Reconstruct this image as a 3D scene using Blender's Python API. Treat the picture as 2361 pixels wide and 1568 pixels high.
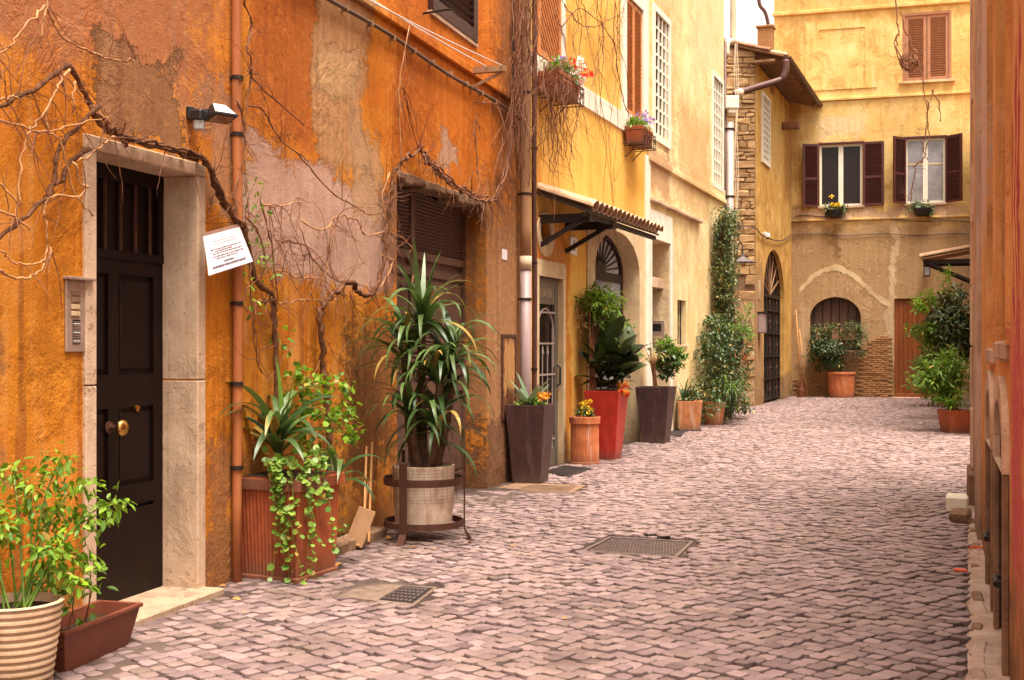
import bpy, bmesh, math, random
import numpy as np
from mathutils import Vector, Matrix, noise as mnoise
from mathutils.geometry import tessellate_polygon
random.seed(7); RNG = np.random.default_rng(11)
R = math.radians
scene = bpy.context.scene
COL = scene.collection
for o in list(bpy.data.objects): bpy.data.objects.remove(o)

# ------------------------------------------------------------------ camera, sky, sun, exposure
F, CAMH, U0, V0 = 2750.0, 1.6, 1180.5, 795.0       # focal length / horizon measured on the photograph (2361 px wide)
cam = bpy.data.cameras.new('camera'); camo = bpy.data.objects.new('camera', cam); COL.objects.link(camo)
camo.location = (0, 0, CAMH); camo.rotation_euler = (R(90), 0, 0)
cam.sensor_width = 36; cam.lens = F/2361*36; cam.shift_y = (V0-784)/2361
cam.clip_start = 0.05; cam.clip_end = 3000
scene.camera = camo
SUN = Vector((0.14, -0.26, 1.0)).normalized()
world = bpy.data.worlds.new('World'); scene.world = world; world.use_nodes = True
wn = world.node_tree; wn.nodes.clear()
sky = wn.nodes.new('ShaderNodeTexSky'); sky.sky_type = 'NISHITA'; sky.sun_disc = False
sky.sun_elevation = math.asin(SUN.z); sky.sun_rotation = math.atan2(SUN.x, SUN.y)
sky.air_density = 1.0; sky.dust_density = 6.0; sky.ozone_density = 0.6
hsv = wn.nodes.new('ShaderNodeHueSaturation'); hsv.inputs['Saturation'].default_value = 0.12
tint = wn.nodes.new('ShaderNodeMix'); tint.data_type = 'RGBA'; tint.blend_type = 'MULTIPLY'
tint.inputs[0].default_value = 1.0; tint.inputs[7].default_value = (1.0, 0.91, 0.81, 1)
bg = wn.nodes.new('ShaderNodeBackground'); bg.inputs[1].default_value = 0.125
wo = wn.nodes.new('ShaderNodeOutputWorld')
wn.links.new(sky.outputs[0], hsv.inputs['Color']); wn.links.new(hsv.outputs[0], tint.inputs[6])
wn.links.new(tint.outputs[2], bg.inputs[0]); wn.links.new(bg.outputs[0], wo.inputs[0])
sl = bpy.data.lights.new('sun', 'SUN'); sl.energy = 2.1; sl.angle = R(28); sl.color = (1, 0.90, 0.76)
so = bpy.data.objects.new('sun', sl); COL.objects.link(so); so.location = (0, 0, 30)
so.rotation_euler = SUN.to_track_quat('Z', 'Y').to_euler()
vs = scene.view_settings; vs.view_transform = 'Standard'; vs.look = 'None'; vs.gamma = 1; vs.use_curve_mapping = False
vs.exposure = 1.75
scene.render.engine = 'CYCLES'
scene.cycles.use_adaptive_sampling = True; scene.cycles.adaptive_threshold = .02; scene.cycles.max_bounces = 4; scene.cycles.diffuse_bounces = 3; scene.cycles.glossy_bounces = 2
scene.cycles.transmission_bounces = 2; scene.cycles.transparent_max_bounces = 4

# ------------------------------------------------------------------ measuring helpers: photograph point -> place in the street
def gnd(u, v):
    Y = F*CAMH/(v-V0); return Vector(((u-U0)/F*Y, Y, 0))
def at(u, v, Y):
    return Vector(((u-U0)/F*Y, Y, CAMH-(v-V0)/F*Y))
class Plane:
    """a facade: origin, unit direction along it; local x = along, y = into the wall, z = up"""
    def __init__(s, X0, Y0, dx, dy):
        l = math.hypot(dx, dy); s.o = Vector((X0, Y0, 0)); s.d = Vector((dx/l, dy/l, 0)); s.i = Vector((-dy/l, dx/l, 0))
        s.rz = math.atan2(dy, dx)
    def sz(s, u, v, n=0.0):
        ray = Vector(((u-U0)/F, 1, 0)); o = s.o - s.i*n
        # o + d*a = ray*t
        det = s.d.x*(-ray.y) + ray.x*s.d.y
        a = (-o.x*(-ray.y) + (-ray.x)*o.y) / det
        p = o + s.d*a
        return a, CAMH-(v-V0)/F*p.y
    def s(s_, u, n=0.0): return s_.sz(u, 0, n)[0]
    def pt(s, a, n=0.0, z=0.0):
        p = s.o + s.d*a - s.i*n; return Vector((p.x, p.y, z))
    def P(s, u, v, n=0.0):
        a, z = s.sz(u, v, n); return s.pt(a, n, z)
    def loc(s, u, v, n=0.0):                       # local coordinates of the facade
        a, z = s.sz(u, v, n); return Vector((a, -n, z))
WA = Plane(-3.105, 4.0, .31, 1)
WB = Plane(.18, 14.6, .384, 1)
WD = Plane(6.29, 30.8, .3935, 1)
WS = Plane(4.6, 30.8, 1, 0.0)
WE = Plane(8.08, 36.75, 1, -.284)
WR = Plane(.3216+.36*12.6, 12.6, -.36, -1)

# ------------------------------------------------------------------ naming helpers
def tag(o, label=None, cat=None, group=None, kind=None):
    if label: o['label'] = label
    if cat: o['category'] = cat
    if group: o['group'] = group
    if kind: o['kind'] = kind
    return o
def empty(name, loc=(0, 0, 0), rz=0.0, parent=None):
    o = bpy.data.objects.new(name, None); COL.objects.link(o); o.location = loc; o.rotation_euler = (0, 0, rz)
    o.empty_display_size = .1
    if parent: o.parent = parent
    return o
def thing(name, label, cat, loc=(0, 0, 0), rz=0.0, group=None):
    return tag(empty(name, loc, rz), label, cat, group)
def inst(name, me, parent, loc=(0, 0, 0), rot=(0, 0, 0), sc=(1, 1, 1)):
    o = bpy.data.objects.new(name, me); COL.objects.link(o); o.parent = parent
    o.location = loc; o.rotation_euler = rot; o.scale = sc
    return o

# ------------------------------------------------------------------ mesh builder
def catmull(pts, n=4):
    pts = [Vector(p) for p in pts]
    if len(pts) < 3: return pts
    P = [pts[0]*2-pts[1]]+pts+[pts[-1]*2-pts[-2]]; out = []
    for i in range(1, len(P)-2):
        a, b, c, d = P[i-1], P[i], P[i+1], P[i+2]
        for k in range(n):
            t = k/n
            out.append(.5*((2*b)+(c-a)*t+(2*a-5*b+4*c-d)*t*t+(3*b-a-3*c+d)*t**3))
    out.append(pts[-1]); return out
class MB:
    def __init__(s): s.v = []; s.f = []; s.var = []; s.cur = 0.5
    def add(s, vs, fs):
        o = len(s.v); s.v += [tuple(p) for p in vs]; s.f += [tuple(i+o for i in f) for f in fs]
        s.var += [s.cur]*len(vs); return s
    def box(s, x0, x1, y0, y1, z0, z1, M=None):
        vs = [Vector(p) for p in ((x0,y0,z0),(x1,y0,z0),(x1,y1,z0),(x0,y1,z0),(x0,y0,z1),(x1,y0,z1),(x1,y1,z1),(x0,y1,z1))]
        if M: vs = [M@p for p in vs]
        return s.add(vs, ((3,2,1,0),(4,5,6,7),(0,1,5,4),(1,2,6,5),(2,3,7,6),(3,0,4,7)))
    def cbox(s, x0, x1, y0, y1, z0, z1, c=.005, M=None):       # chamfered box
        xs, ys, zs = (x0, x1), (y0, y1), (z0, z1); vs = []; idx = {}
        for i in (0, 1):
            for j in (0, 1):
                for k in (0, 1):
                    sx, sy, sz = (1-2*i), (1-2*j), (1-2*k)
                    for ax in range(3):
                        p = [xs[i]+sx*c, ys[j]+sy*c, zs[k]+sz*c]; p[ax] = (xs[i], ys[j], zs[k])[ax]
                        idx[(i,j,k,ax)] = len(vs); vs.append(Vector(p))
        fs = []
        for i in (0, 1):
            fs.append([idx[(i,j,k,0)] for j,k in ((0,0),(1,0),(1,1),(0,1))])
            fs.append([idx[(j,i,k,1)] for j,k in ((0,0),(1,0),(1,1),(0,1))])
            fs.append([idx[(j,k,i,2)] for j,k in ((0,0),(1,0),(1,1),(0,1))])
        for a in (0, 1):
            for b in (0, 1):
                fs.append([idx[(a,b,0,0)], idx[(a,b,1,0)], idx[(a,b,1,1)], idx[(a,b,0,1)]])
                fs.append([idx[(a,0,b,0)], idx[(a,1,b,0)], idx[(a,1,b,2)], idx[(a,0,b,2)]])
                fs.append([idx[(0,a,b,1)], idx[(1,a,b,1)], idx[(1,a,b,2)], idx[(0,a,b,2)]])
        for i in (0, 1):
            for j in (0, 1):
                for k in (0, 1): fs.append([idx[(i,j,k,0)], idx[(i,j,k,1)], idx[(i,j,k,2)]])
        if M: vs = [M@p for p in vs]
        return s.add(vs, fs)
    def tube(s, pts, r, n=6, cap=True):
        pts = [Vector(p) for p in pts]; m = len(pts); vs = []; fs = []
        rr = r if hasattr(r, '__len__') else [r]*m
        prev = None
        for i, p in enumerate(pts):
            t = (pts[min(i+1, m-1)]-pts[max(i-1, 0)])
            if t.length < 1e-9: t = Vector((0, 0, 1))
            t.normalize()
            if prev is None: a = t.orthogonal().normalized()
            else:
                a = prev - t*prev.dot(t)
                a = a.normalized() if a.length > 1e-6 else t.orthogonal().normalized()
            prev = a; b = t.cross(a)
            for k in range(n):
                th = 2*math.pi*k/n; vs.append(p+(a*math.cos(th)+b*math.sin(th))*rr[i])
        for i in range(m-1):
            for k in range(n):
                k2 = (k+1) % n; fs.append((i*n+k, i*n+k2, (i+1)*n+k2, (i+1)*n+k))
        if cap: fs.append(tuple(range(n-1, -1, -1))); fs.append(tuple((m-1)*n+k for k in range(n)))
        return s.add(vs, fs)
    def bar(s, a, b, w, d=None):                              # square bar between two points
        return s.tube([a, b], [w*.7071]*2, 4)
    def lathe(s, prof, n=24, M=None, close=True, sq=None, wob=0.0):
        vs = []; fs = []; m = len(prof)
        for r, z in prof:
            for k in range(n):
                th = 2*math.pi*(k+.5)/n; c, q = math.cos(th), math.sin(th); f = 1.0
                if sq: f = 1/max(abs(c), abs(q))**sq
                f *= 1+wob*(k % 2)
                vs.append(Vector((r*c*f, r*q*f, z)))
        for i in range(m-1):
            for k in range(n):
                k2 = (k+1) % n; fs.append((i*n+k, i*n+k2, (i+1)*n+k2, (i+1)*n+k))
        if close: fs.append(tuple(range(n-1, -1, -1))); fs.append(tuple((m-1)*n+k for k in range(n)))
        if M: vs = [M@p for p in vs]
        return s.add(vs, fs)
    def poly(s, pts): return s.add([Vector(p) for p in pts], [tuple(range(len(pts)))])
    def prism(s, pts, y0, y1):                                # polygon in (x,z), extruded in y
        n = len(pts); vs = [Vector((x, y0, z)) for x, z in pts]+[Vector((x, y1, z)) for x, z in pts]
        tr = tessellate_polygon([[Vector((x, z, 0)) for x, z in pts]])
        fs = [tuple(t) for t in tr]+[tuple(i+n for i in t) for t in tr]
        fs += [(i, (i+1) % n, n+(i+1) % n, n+i) for i in range(n)]
        return s.add(vs, fs)
    def plate(s, outer, holes, y0, y1, hole_depth=None, back=True):   # flat slab with holes, in (x,z)
        loops = [outer]+list(holes); flat = [p for l in loops for p in l]
        tr = tessellate_polygon([[Vector((x, z, 0)) for x, z in l] for l in loops])
        s.add([Vector((x, y0, z)) for x, z in flat], [tuple(t) for t in tr])
        if back: s.add([Vector((x, y1, z)) for x, z in flat], [tuple(t) for t in tr])
        for li, l in enumerate(loops):
            n = len(l); yy = y1
            if li and hole_depth: yy = hole_depth[li-1]
            if li == 0 and not back: continue
            s.add([Vector((x, y0, z)) for x, z in l]+[Vector((x, yy, z)) for x, z in l],
                  [(i, (i+1) % n, n+(i+1) % n, n+i) for i in range(n)])
        return s
    def mesh(s, name, bev=0, smooth=False, fix=True):
        me = bpy.data.meshes.new(name); me.from_pydata(s.v, [], s.f)
        at_ = me.attributes.new('var', 'FLOAT', 'POINT'); at_.data.foreach_set('value', np.array(s.var, dtype=np.float32))
        if fix or bev:
            bm = bmesh.new(); bm.from_mesh(me)
            if fix: bmesh.ops.recalc_face_normals(bm, faces=bm.faces)
            if bev: bmesh.ops.bevel(bm, geom=[e for e in bm.edges if e.calc_face_angle(0) > .5], offset=bev, segments=2, affect='EDGES', profile=.6)
            bm.to_mesh(me); bm.free()
        if smooth:
            me.polygons.foreach_set('use_smooth', [True]*len(me.polygons))
        me.update(); return me
    def build(s, name, mat, parent=None, loc=(0, 0, 0), rz=0.0, bev=0, smooth=False, fix=True):
        me = s.mesh(name, bev, smooth, fix)
        if mat: me.materials.append(mat)
        o = bpy.data.objects.new(name, me); COL.objects.link(o)
        if parent: o.parent = parent
        o.location = loc; o.rotation_euler = (0, 0, rz)
        return o
def soft(o, ang=40):
    me = o.data; me.polygons.foreach_set('use_smooth', [True]*len(me.polygons))
    try: me.set_sharp_from_angle(angle=R(ang))
    except Exception: pass
    return o
def arch(x0, x1, z0, zs, rise, n=18):              # opening outline: sill z0, springing zs, elliptical head
    cx, rx = (x0+x1)/2, (x1-x0)/2
    return [(x0, z0), (x1, z0)]+[(cx+rx*math.cos(math.pi*k/n), zs+rise*math.sin(math.pi*k/n)) for k in range(n+1)]
def rect(x0, x1, z0, z1): return [(x0, z0), (x1, z0), (x1, z1), (x0, z1)]

# ------------------------------------------------------------------ materials
class NT:
    def __init__(s, name):
        s.m = bpy.data.materials.new(name); s.m.use_nodes = True; s.t = s.m.node_tree; s.t.nodes.clear()
        s.out = s.t.nodes.new('ShaderNodeOutputMaterial'); s.b = s.t.nodes.new('ShaderNodeBsdfPrincipled')
        s.t.links.new(s.b.outputs[0], s.out.inputs[0])
        s.tc = None
    def put(s, sock, v):
        if hasattr(v, 'is_linked') or hasattr(v, 'links'): s.t.links.new(v, sock)
        elif isinstance(v, (tuple, list)) and len(v) == 3 and sock.type == 'RGBA': sock.default_value = (*v, 1)
        else: sock.default_value = v
    def coord(s, kind='Object'):
        if not s.tc: s.tc = s.t.nodes.new('ShaderNodeTexCoord')
        return s.tc.outputs[kind]
    def math(s, op, a, b=None, clamp=False):
        n = s.t.nodes.new('ShaderNodeMath'); n.operation = op; n.use_clamp = clamp
        s.put(n.inputs[0], a)
        if b is not None: s.put(n.inputs[1], b)
        return n.outputs[0]
    def map(s, vec, sc=(1, 1, 1), loc=(0, 0, 0)):
        n = s.t.nodes.new('ShaderNodeMapping'); s.put(n.inputs[0], vec); n.inputs[3].default_value = sc; n.inputs[1].default_value = loc
        return n.outputs[0]
    def noise(s, vec, scale, detail=4, rough=.55, dist=0.0, color=False):
        n = s.t.nodes.new('ShaderNodeTexNoise'); s.put(n.inputs['Vector'], vec)
        n.inputs['Scale'].default_value = scale; n.inputs['Detail'].default_value = detail
        n.inputs['Roughness'].default_value = rough; n.inputs['Distortion'].default_value = dist
        return n.outputs[1 if color else 0]
    def voro(s, vec, scale, feat='F1', out=0):
        n = s.t.nodes.new('ShaderNodeTexVoronoi'); n.feature = feat; s.put(n.inputs['Vector'], vec); n.inputs['Scale'].default_value = scale
        return n.outputs[out]
    def step(s, x, a, b):                          # smooth 0..1 between a and b
        n = s.t.nodes.new('ShaderNodeMapRange'); n.interpolation_type = 'SMOOTHSTEP'
        s.put(n.inputs[0], x); n.inputs[1].default_value = a; n.inputs[2].default_value = b
        return n.outputs[0]
    def mix(s, f, a, b, blend='MIX'):
        n = s.t.nodes.new('ShaderNodeMix'); n.data_type = 'RGBA'; n.blend_type = blend
        s.put(n.inputs[0], f); s.put(n.inputs[6], a); s.put(n.inputs[7], b); return n.outputs[2]
    def xyz(s, vec):
        n = s.t.nodes.new('ShaderNodeSeparateXYZ'); s.put(n.inputs[0], vec); return n.outputs
    def attr(s, name):
        n = s.t.nodes.new('ShaderNodeAttribute'); n.attribute_name = name; return n.outputs['Fac']
    def rnd(s):
        n = s.t.nodes.new('ShaderNodeObjectInfo'); return n.outputs['Random']
    def bump(s, h, dist=.01, strength=1.0):
        n = s.t.nodes.new('ShaderNodeBump'); n.inputs['Distance'].default_value = dist; n.inputs['Strength'].default_value = strength
        s.put(n.inputs['Height'], h); s.t.links.new(n.outputs[0], s.b.inputs['Normal'])
    def done(s, col, rough=.8, metal=0.0, spec=.3):
        s.put(s.b.inputs['Base Color'], col); s.put(s.b.inputs['Roughness'], rough); s.put(s.b.inputs['Metallic'], metal)
        s.b.inputs['Specular IOR Level'].default_value = spec; return s.m
def S(r, g, b):                                    # sRGB 0-255 -> linear
    f = lambda c: (c/255/12.92) if c/255 <= .04045 else ((c/255+.055)/1.055)**2.4
    return (f(r), f(g), f(b))
def simple(name, c, c2=None, scale=8, rough=.7, metal=0, spec=.3, bump=.0, bscale=60, vert=False, rnd=0.0):
    t = NT(name); v = t.coord()
    c2 = c2 or tuple(x*.7 for x in c)
    if vert: v = t.map(v, (1, 1, .12))
    n = t.noise(v, scale, 5, .6)
    col = t.mix(t.step(n, .3, .7), c, c2)
    if rnd: col = t.mix(t.math('MULTIPLY', t.rnd(), rnd), col, tuple(x*.35 for x in c2))
    if bump: t.bump(t.noise(t.coord(), bscale, 4, .65), bump)
    return t.done(col, rough, metal, spec)
def plaster(name, c1, c2, patches=(), streak=None, chips=None, dirt=None, bump=.012, speck=None, fscale=1.0, crack=None, wear=1.0):
    t = NT(name); v = t.coord(); x, y, z = t.xyz(v)
    big = t.noise(v, .9*fscale, 5, .6); mid = t.noise(v, 3.2*fscale, 6, .62, .4); fine = t.noise(v, 14*fscale, 6, .7); grain = t.noise(v, 90, 3, .7)
    col = t.mix(t.step(t.math('ADD', t.math('MULTIPLY', big, .6), t.math('MULTIPLY', mid, .4)), .38, .62), c1, c2)
    stv = t.map(v, (5.5, 5.5, .32)); st = t.noise(stv, 1.6, 5, .6)
    h = t.math('ADD', t.math('MULTIPLY', fine, .45), t.math('MULTIPLY', grain, .22))
    if streak:
        st2 = t.noise(t.map(v, (15, 15, .45), (3.1, 0, 2.2)), 1.3, 5, .65)
        col = t.mix(t.math('MULTIPLY', t.math('MULTIPLY', t.step(st2, .54, .68), t.step(big, .42, .58)), .5*wear), col, tuple(q*.42 for q in c2))
        for sc, amt, lo, hi in streak: col = t.mix(t.math('MULTIPLY', t.step(st, lo, hi), amt), col, sc)
    bl = t.noise(t.map(v, (1, 1, .8), (7.3, 1.1, 4.2)), 2.1*fscale, 7, .66, .5)
    col = t.mix(t.math('MULTIPLY', t.step(bl, .50, .66), .50*wear), col, tuple(q*.55 for q in c2))
    col = t.mix(t.math('MULTIPLY', t.step(bl, .48, .34), .42*wear), col, tuple(min(.85, q*1.12+.09) for q in c1))
    h = t.math('ADD', h, t.math('MULTIPLY', t.step(bl, .48, .66), .5))
    edge = t.math('ADD', t.math('MULTIPLY', t.math('SUBTRACT', mid, .5), 1.15), t.math('MULTIPLY', t.math('SUBTRACT', fine, .5), 1.5))
    edge = t.math('ADD', edge, t.math('MULTIPLY', t.math('SUBTRACT', t.noise(v, 38*fscale, 4, .7), .5), 1.1))
    if patches:
        wob = t.xyz(t.noise(v, 1.5*fscale, 3, .6, .3, True))
        px = t.math('ADD', x, t.math('MULTIPLY', t.math('SUBTRACT', wob[0], .5), .75)); pz = t.math('ADD', z, t.math('MULTIPLY', t.math('SUBTRACT', wob[1], .5), .85))
    for p in patches:
        cx, cz, rx, rz, pc, en, strength = p[:7]; sharp = p[7] if len(p) > 7 else 9; hh = p[8] if len(p) > 8 else -.35
        pc2 = p[9] if len(p) > 9 else tuple(q*.72 for q in pc)
        dx = t.math('DIVIDE', t.math('ABSOLUTE', t.math('SUBTRACT', px, cx)), rx)
        dz = t.math('DIVIDE', t.math('ABSOLUTE', t.math('SUBTRACT', pz, cz)), rz)
        d = t.math('SMOOTH_MAX', dx, dz); d.node.inputs[2].default_value = .25
        m = t.math('ADD', t.math('SUBTRACT', 1.0, d), t.math('MULTIPLY', edge, en))
        k = t.math('MULTIPLY', t.math('MULTIPLY', m, sharp, clamp=True), strength)
        pcol = t.mix(t.step(t.math('ADD', t.math('MULTIPLY', st, .5), t.math('MULTIPLY', fine, .5)), .35, .65), pc, pc2)
        col = t.mix(k, col, pcol); h = t.math('ADD', h, t.math('MULTIPLY', k, hh))
    if chips:
        for cc, lo, amt in chips:
            k = t.step(t.math('ADD', t.math('MULTIPLY', fine, .6), t.math('MULTIPLY', mid, .4)), lo, lo+.025)
            col = t.mix(t.math('MULTIPLY', k, amt), col, cc); h = t.math('ADD', h, t.math('MULTIPLY', k, -.3))
    if speck:
        k = t.step(t.noise(v, 42, 3, .6), speck[1], speck[1]+.06); col = t.mix(t.math('MULTIPLY', k, speck[2]), col, speck[0]); h = t.math('ADD', h, t.math('MULTIPLY', k, -.2))
    if crack:
        cv = t.math('ABSOLUTE', t.math('SUBTRACT', t.noise(v, crack[1], 5, .6, .3), .5)); k = t.math('SUBTRACT', 1.0, t.step(cv, .0, .006))
        k = t.math('MULTIPLY', k, t.step(big, .5, .56))
        col = t.mix(t.math('MULTIPLY', k, crack[2]), col, crack[0]); h = t.math('ADD', h, t.math('MULTIPLY', k, -.5))
    if dirt:
        dc, dh, amt = dirt
        k = t.step(t.math('ADD', z, t.math('MULTIPLY', t.math('SUBTRACT', mid, .5), dh*2.2)), dh, 0.02)
        n = k.node; n.inputs[1].default_value = 0; n.inputs[2].default_value = dh
        col = t.mix(t.math('MULTIPLY', t.math('SUBTRACT', 1.0, k), amt), col, dc)
    col = t.mix(t.math('MULTIPLY', t.step(grain, .35, .7), .22*max(.5, wear)), col, tuple(q*.40 for q in c2))
    col = t.mix(t.math('MULTIPLY', t.step(fine, .46, .30), .22*wear), col, tuple(min(.85, q*1.15+.05) for q in c1))
    t.bump(h, bump*1.7); return t.done(col, .9, 0, .15)
def worn(name, c, c2, rough=.6, spec=.3, bloom=(.62, .50, .42), bl=.35, bump=.003):
    t = NT(name); v = t.coord(); x, y, z = t.xyz(v)
    n = t.noise(v, 7, 6, .65); s = t.noise(t.map(v, (9, 9, 1.2)), 1.6, 5, .65); f = t.noise(v, 40, 5, .7)
    col = t.mix(t.step(n, .35, .68), c, c2)
    col = t.mix(t.math('MULTIPLY', t.step(s, .52, .70), bl), col, bloom)
    col = t.mix(t.math('MULTIPLY', t.step(s, .46, .32), .45), col, tuple(q*.45 for q in c2))
    k = t.step(t.math('ADD', z, t.math('MULTIPLY', t.math('SUBTRACT', n, .5), .3)), .22, .0)
    col = t.mix(t.math('MULTIPLY', k, .6), col, (.10, .065, .045))
    col = t.mix(t.math('MULTIPLY', t.step(f, .60, .68), .35), col, tuple(q*.5 for q in c2))
    t.bump(t.math('ADD', f, n), bump); return t.done(col, t.math('ADD', rough-.12, t.math('MULTIPLY', n, .3)), 0, spec)
def leafmat(name, ca, cb, rough=.4, trans=.35):
    t = NT(name); a = t.attr('var'); r = t.rnd()
    f = t.math('FRACT', t.math('ADD', a, t.math('MULTIPLY', r, .8)))
    col = t.mix(f, ca, cb)
    col = t.mix(t.step(f, .93, .95), col, (.34, .22, .05)); col = t.mix(t.math('MULTIPLY', t.step(t.noise(t.coord(), 24, 4, .6), .5, .7), .35), col, tuple(q*.4 for q in ca))
    m = t.done(col, rough+.08, 0, .4)
    tr = t.t.nodes.new('ShaderNodeBsdfTranslucent'); t.put(tr.inputs[0], t.mix(.5, col, (cb[0]*1.3, cb[1]*1.4, cb[2]*.8)))
    ms = t.t.nodes.new('ShaderNodeMixShader'); ms.inputs[0].default_value = trans
    t.t.links.new(t.b.outputs[0], ms.inputs[1]); t.t.links.new(tr.outputs[0], ms.inputs[2]); t.t.links.new(ms.outputs[0], t.out.inputs[0])
    return m
M = {}
M['iron'] = simple('dark_iron', (.018, .014, .013), (.035, .02, .014), 30, .55, .4, .4)
M['rust'] = simple('rusty_iron', (.10, .035, .018), (.055, .022, .015), 20, .75, .2, .3, .003, 80)
M['dark_wood'] = simple('dark_door_wood', (.010, .0028, .0019), (.005, .0016, .0013), 14, .5, 0, .2, .002, 90, True)
M['black_wood'] = simple('black_beam', (.014, .009, .008), (.024, .013, .01), 10, .6)
M['shutter'] = simple('dark_red_shutter', (.095, .021, .015), (.062, .014, .011), 10, .45, 0, .4, .001, 60)
M['shutter_dk'] = simple('dark_brown_shutter', (.045, .011, .008), (.028, .008, .007), 10, .45, 0, .4)
M['shutter_pink'] = simple('faded_pink_shutter', (.40, .19, .10), (.34, .15, .08), 10, .6, 0, .3)
M['shutter_tan'] = simple('tan_orange_shutter', (.55, .21, .07), (.45, .16, .05), 10, .6, 0, .3)
M['door_brown'] = simple('brown_door_paint', (.12, .06, .038), (.085, .042, .03), 6, .55, 0, .3, .002, 40, True)
M['grey_door'] = simple('grey_green_metal', (.17, .145, .105), (.13, .11, .085), 9, .5, .1, .4)
M['stone'] = plaster('travertine', (.62, .44, .31), (.52, .35, .23), (), [((.38, .23, .14), .4, .52, .7)], [((.30, .17, .09), .60, .6)], None, .005, ((.22, .12, .06), .62, .6))
M['stone_cream'] = plaster('cream_surround', (.66, .50, .30), (.58, .42, .24), (), [((.5, .33, .18), .4, .5, .7)], None, ((.3, .2, .12), .35, .6), .004)
M['white_paint'] = simple('white_paint', (.80, .74, .62), (.70, .62, .50), 6, .6, 0, .3, .002)
M['white_frame'] = simple('white_frame', (.80, .75, .64), (.74, .68, .55), 6, .5)
M['pane'] = NT('window_glass').done((.022, .013, .011), .15, 0, .25)
M['pane_grey'] = simple('sky_grey_glass', (.34, .32, .34), (.22, .20, .21), 3, .08, 0, .7)  # grey sky reflection of the right end window, put into the glass colour
M['void'] = simple('dark_room', (.012, .008, .007), (.016, .010, .008), 3, .9)
M['brass'] = simple('brass', (.62, .36, .10), (.42, .22, .05), 14, .28, 1.0, .5)
M['steel'] = simple('dull_steel', (.42, .30, .24), (.32, .22, .17), 12, .45, .35, .4)
M['black_plastic'] = simple('black_plastic', (.012, .011, .013), (.018, .016, .018), 10, .38, 0, .5)
M['grey_plastic'] = simple('grey_plastic', (.40, .38, .38), (.34, .32, .32), 10, .4)
M['chrome_lid'] = simple('white_metal_lid', (.85, .83, .80), (.78, .76, .74), 10, .3, 0, .5)
M['lens'] = simple('lamp_glass', (.20, .12, .075), (.14, .08, .05), 10, .12, 0, .6)
M['paper'] = simple('wet_paper', (.74, .62, .62), (.62, .62, .70), 6, .55)
M['paper_strip'] = simple('brown_plastic_strip', (.32, .18, .12), (.24, .13, .09), 12, .5)
M['ink'] = simple('ink', (.09, .06, .08), (.12, .08, .10), 30, .8)
M['pipe_orange'] = simple('orange_painted_pipe', (.43, .15, .05), (.29, .085, .028), 5, .55, 0, .35, .002, 30, True)
M['pipe_tan'] = simple('tan_drainpipe', (.36, .20, .10), (.26, .13, .065), 4, .55, .1, .35, .001, 30, True)
M['pipe_lilac'] = simple('lilac_grey_pipe', (.34, .25, .25), (.28, .19, .18), 4, .5, .1, .35, 0, 30, True)
M['pipe_brown'] = simple('brown_pipe', (.10, .038, .028), (.075, .026, .02), 6, .5, .1, .4)
M['pipe_cream'] = simple('cream_pipe', (.62, .50, .36), (.5, .38, .26), 6, .5)
M['pipe_grey'] = simple('grey_pipe', (.45, .38, .34), (.36, .28, .24), 5, .5, .2, .4, 0, 30, True)
M['white_wire'] = simple('white_line', (.85, .82, .78), (.8, .76, .7), 5, .5)
M['wire'] = simple('wire', (.12, .07, .05), (.08, .05, .035), 5, .6)
M['terracotta'] = worn('terracotta', (.52, .165, .06), (.40, .11, .04), .75, .25)
M['terra_red'] = worn('red_terracotta', (.38, .09, .030), (.26, .058, .02), .62, .3, (.45, .2, .12), .25)
M['terra_old'] = worn('old_terracotta', (.50, .20, .085), (.36, .13, .055), .85, .2, (.6, .46, .36), .5)
M['beige_pot'] = worn('beige_ribbed_pot', (.54, .36, .23), (.42, .27, .16), .75, .3, (.62, .48, .36), .3)
M['pot_white'] = worn('stained_pale_pot', (.72, .56, .43), (.46, .30, .20), .8, .2, (.74, .62, .5), .5)
M['brown_trough'] = simple('brown_trough', (.16, .045, .022), (.12, .033, .018), 6, .55)
M['brown_planter'] = worn('dark_brown_planter', (.066, .029, .027), (.046, .021, .019), .52, .35, (.15, .09, .075), .4, .001)
M['red_planter'] = worn('red_planter', (.42, .030, .017), (.34, .022, .013), .45, .4, (.5, .1, .06), .3, .001)
M['soil'] = simple('soil', (.045, .026, .016), (.025, .015, .01), 30, .95, 0, .1, .01, 60)
M['mat'] = simple('rubber_mat', (.045, .032, .032), (.03, .022, .022), 30, .8, 0, .2, .004, 120)
M['bark'] = simple('vine_bark', (.20, .088, .042), (.085, .034, .017), 22, .9, 0, .15, .012, 90)
M['twig'] = simple('twig', (.24, .095, .042), (.12, .045, .022), 12, .75, 0, .3)
M['twig_pale'] = simple('pale_twig', (.52, .27, .11), (.28, .12, .05), 8, .7, 0, .3)
M['trunk'] = simple('yucca_trunk', (.16, .085, .045), (.09, .045, .025), 18, .9, 0, .2, .01, 60)
M['rooftile'] = simple('roof_tile', (.44, .20, .11), (.28, .12, .07), 7, .85, 0, .2, .004, 50, False, .35)
M['rooftile_pale'] = simple('roof_tile_pale', (.60, .40, .26), (.45, .26, .15), 7, .85, 0, .2, .004, 50, False, .35)
M['brick'] = simple('brick', (.46, .24, .10), (.35, .165, .07), 10, .9, 0, .2, .006, 60, False, .5)
M['rubble'] = simple('rubble_stone', (.50, .31, .155), (.36, .205, .09), 5, .9, 0, .2, .012, 30, False, .42)
M['plank'] = simple('orange_brown_plank', (.30, .085, .022), (.22, .06, .016), 7, .5, 0, .3, .002, 60, True, .25)
M['wood'] = simple('weathered_wood', (.34, .19, .10), (.24, .12, .06), 9, .8, 0, .2, .003, 60, True)
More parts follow.
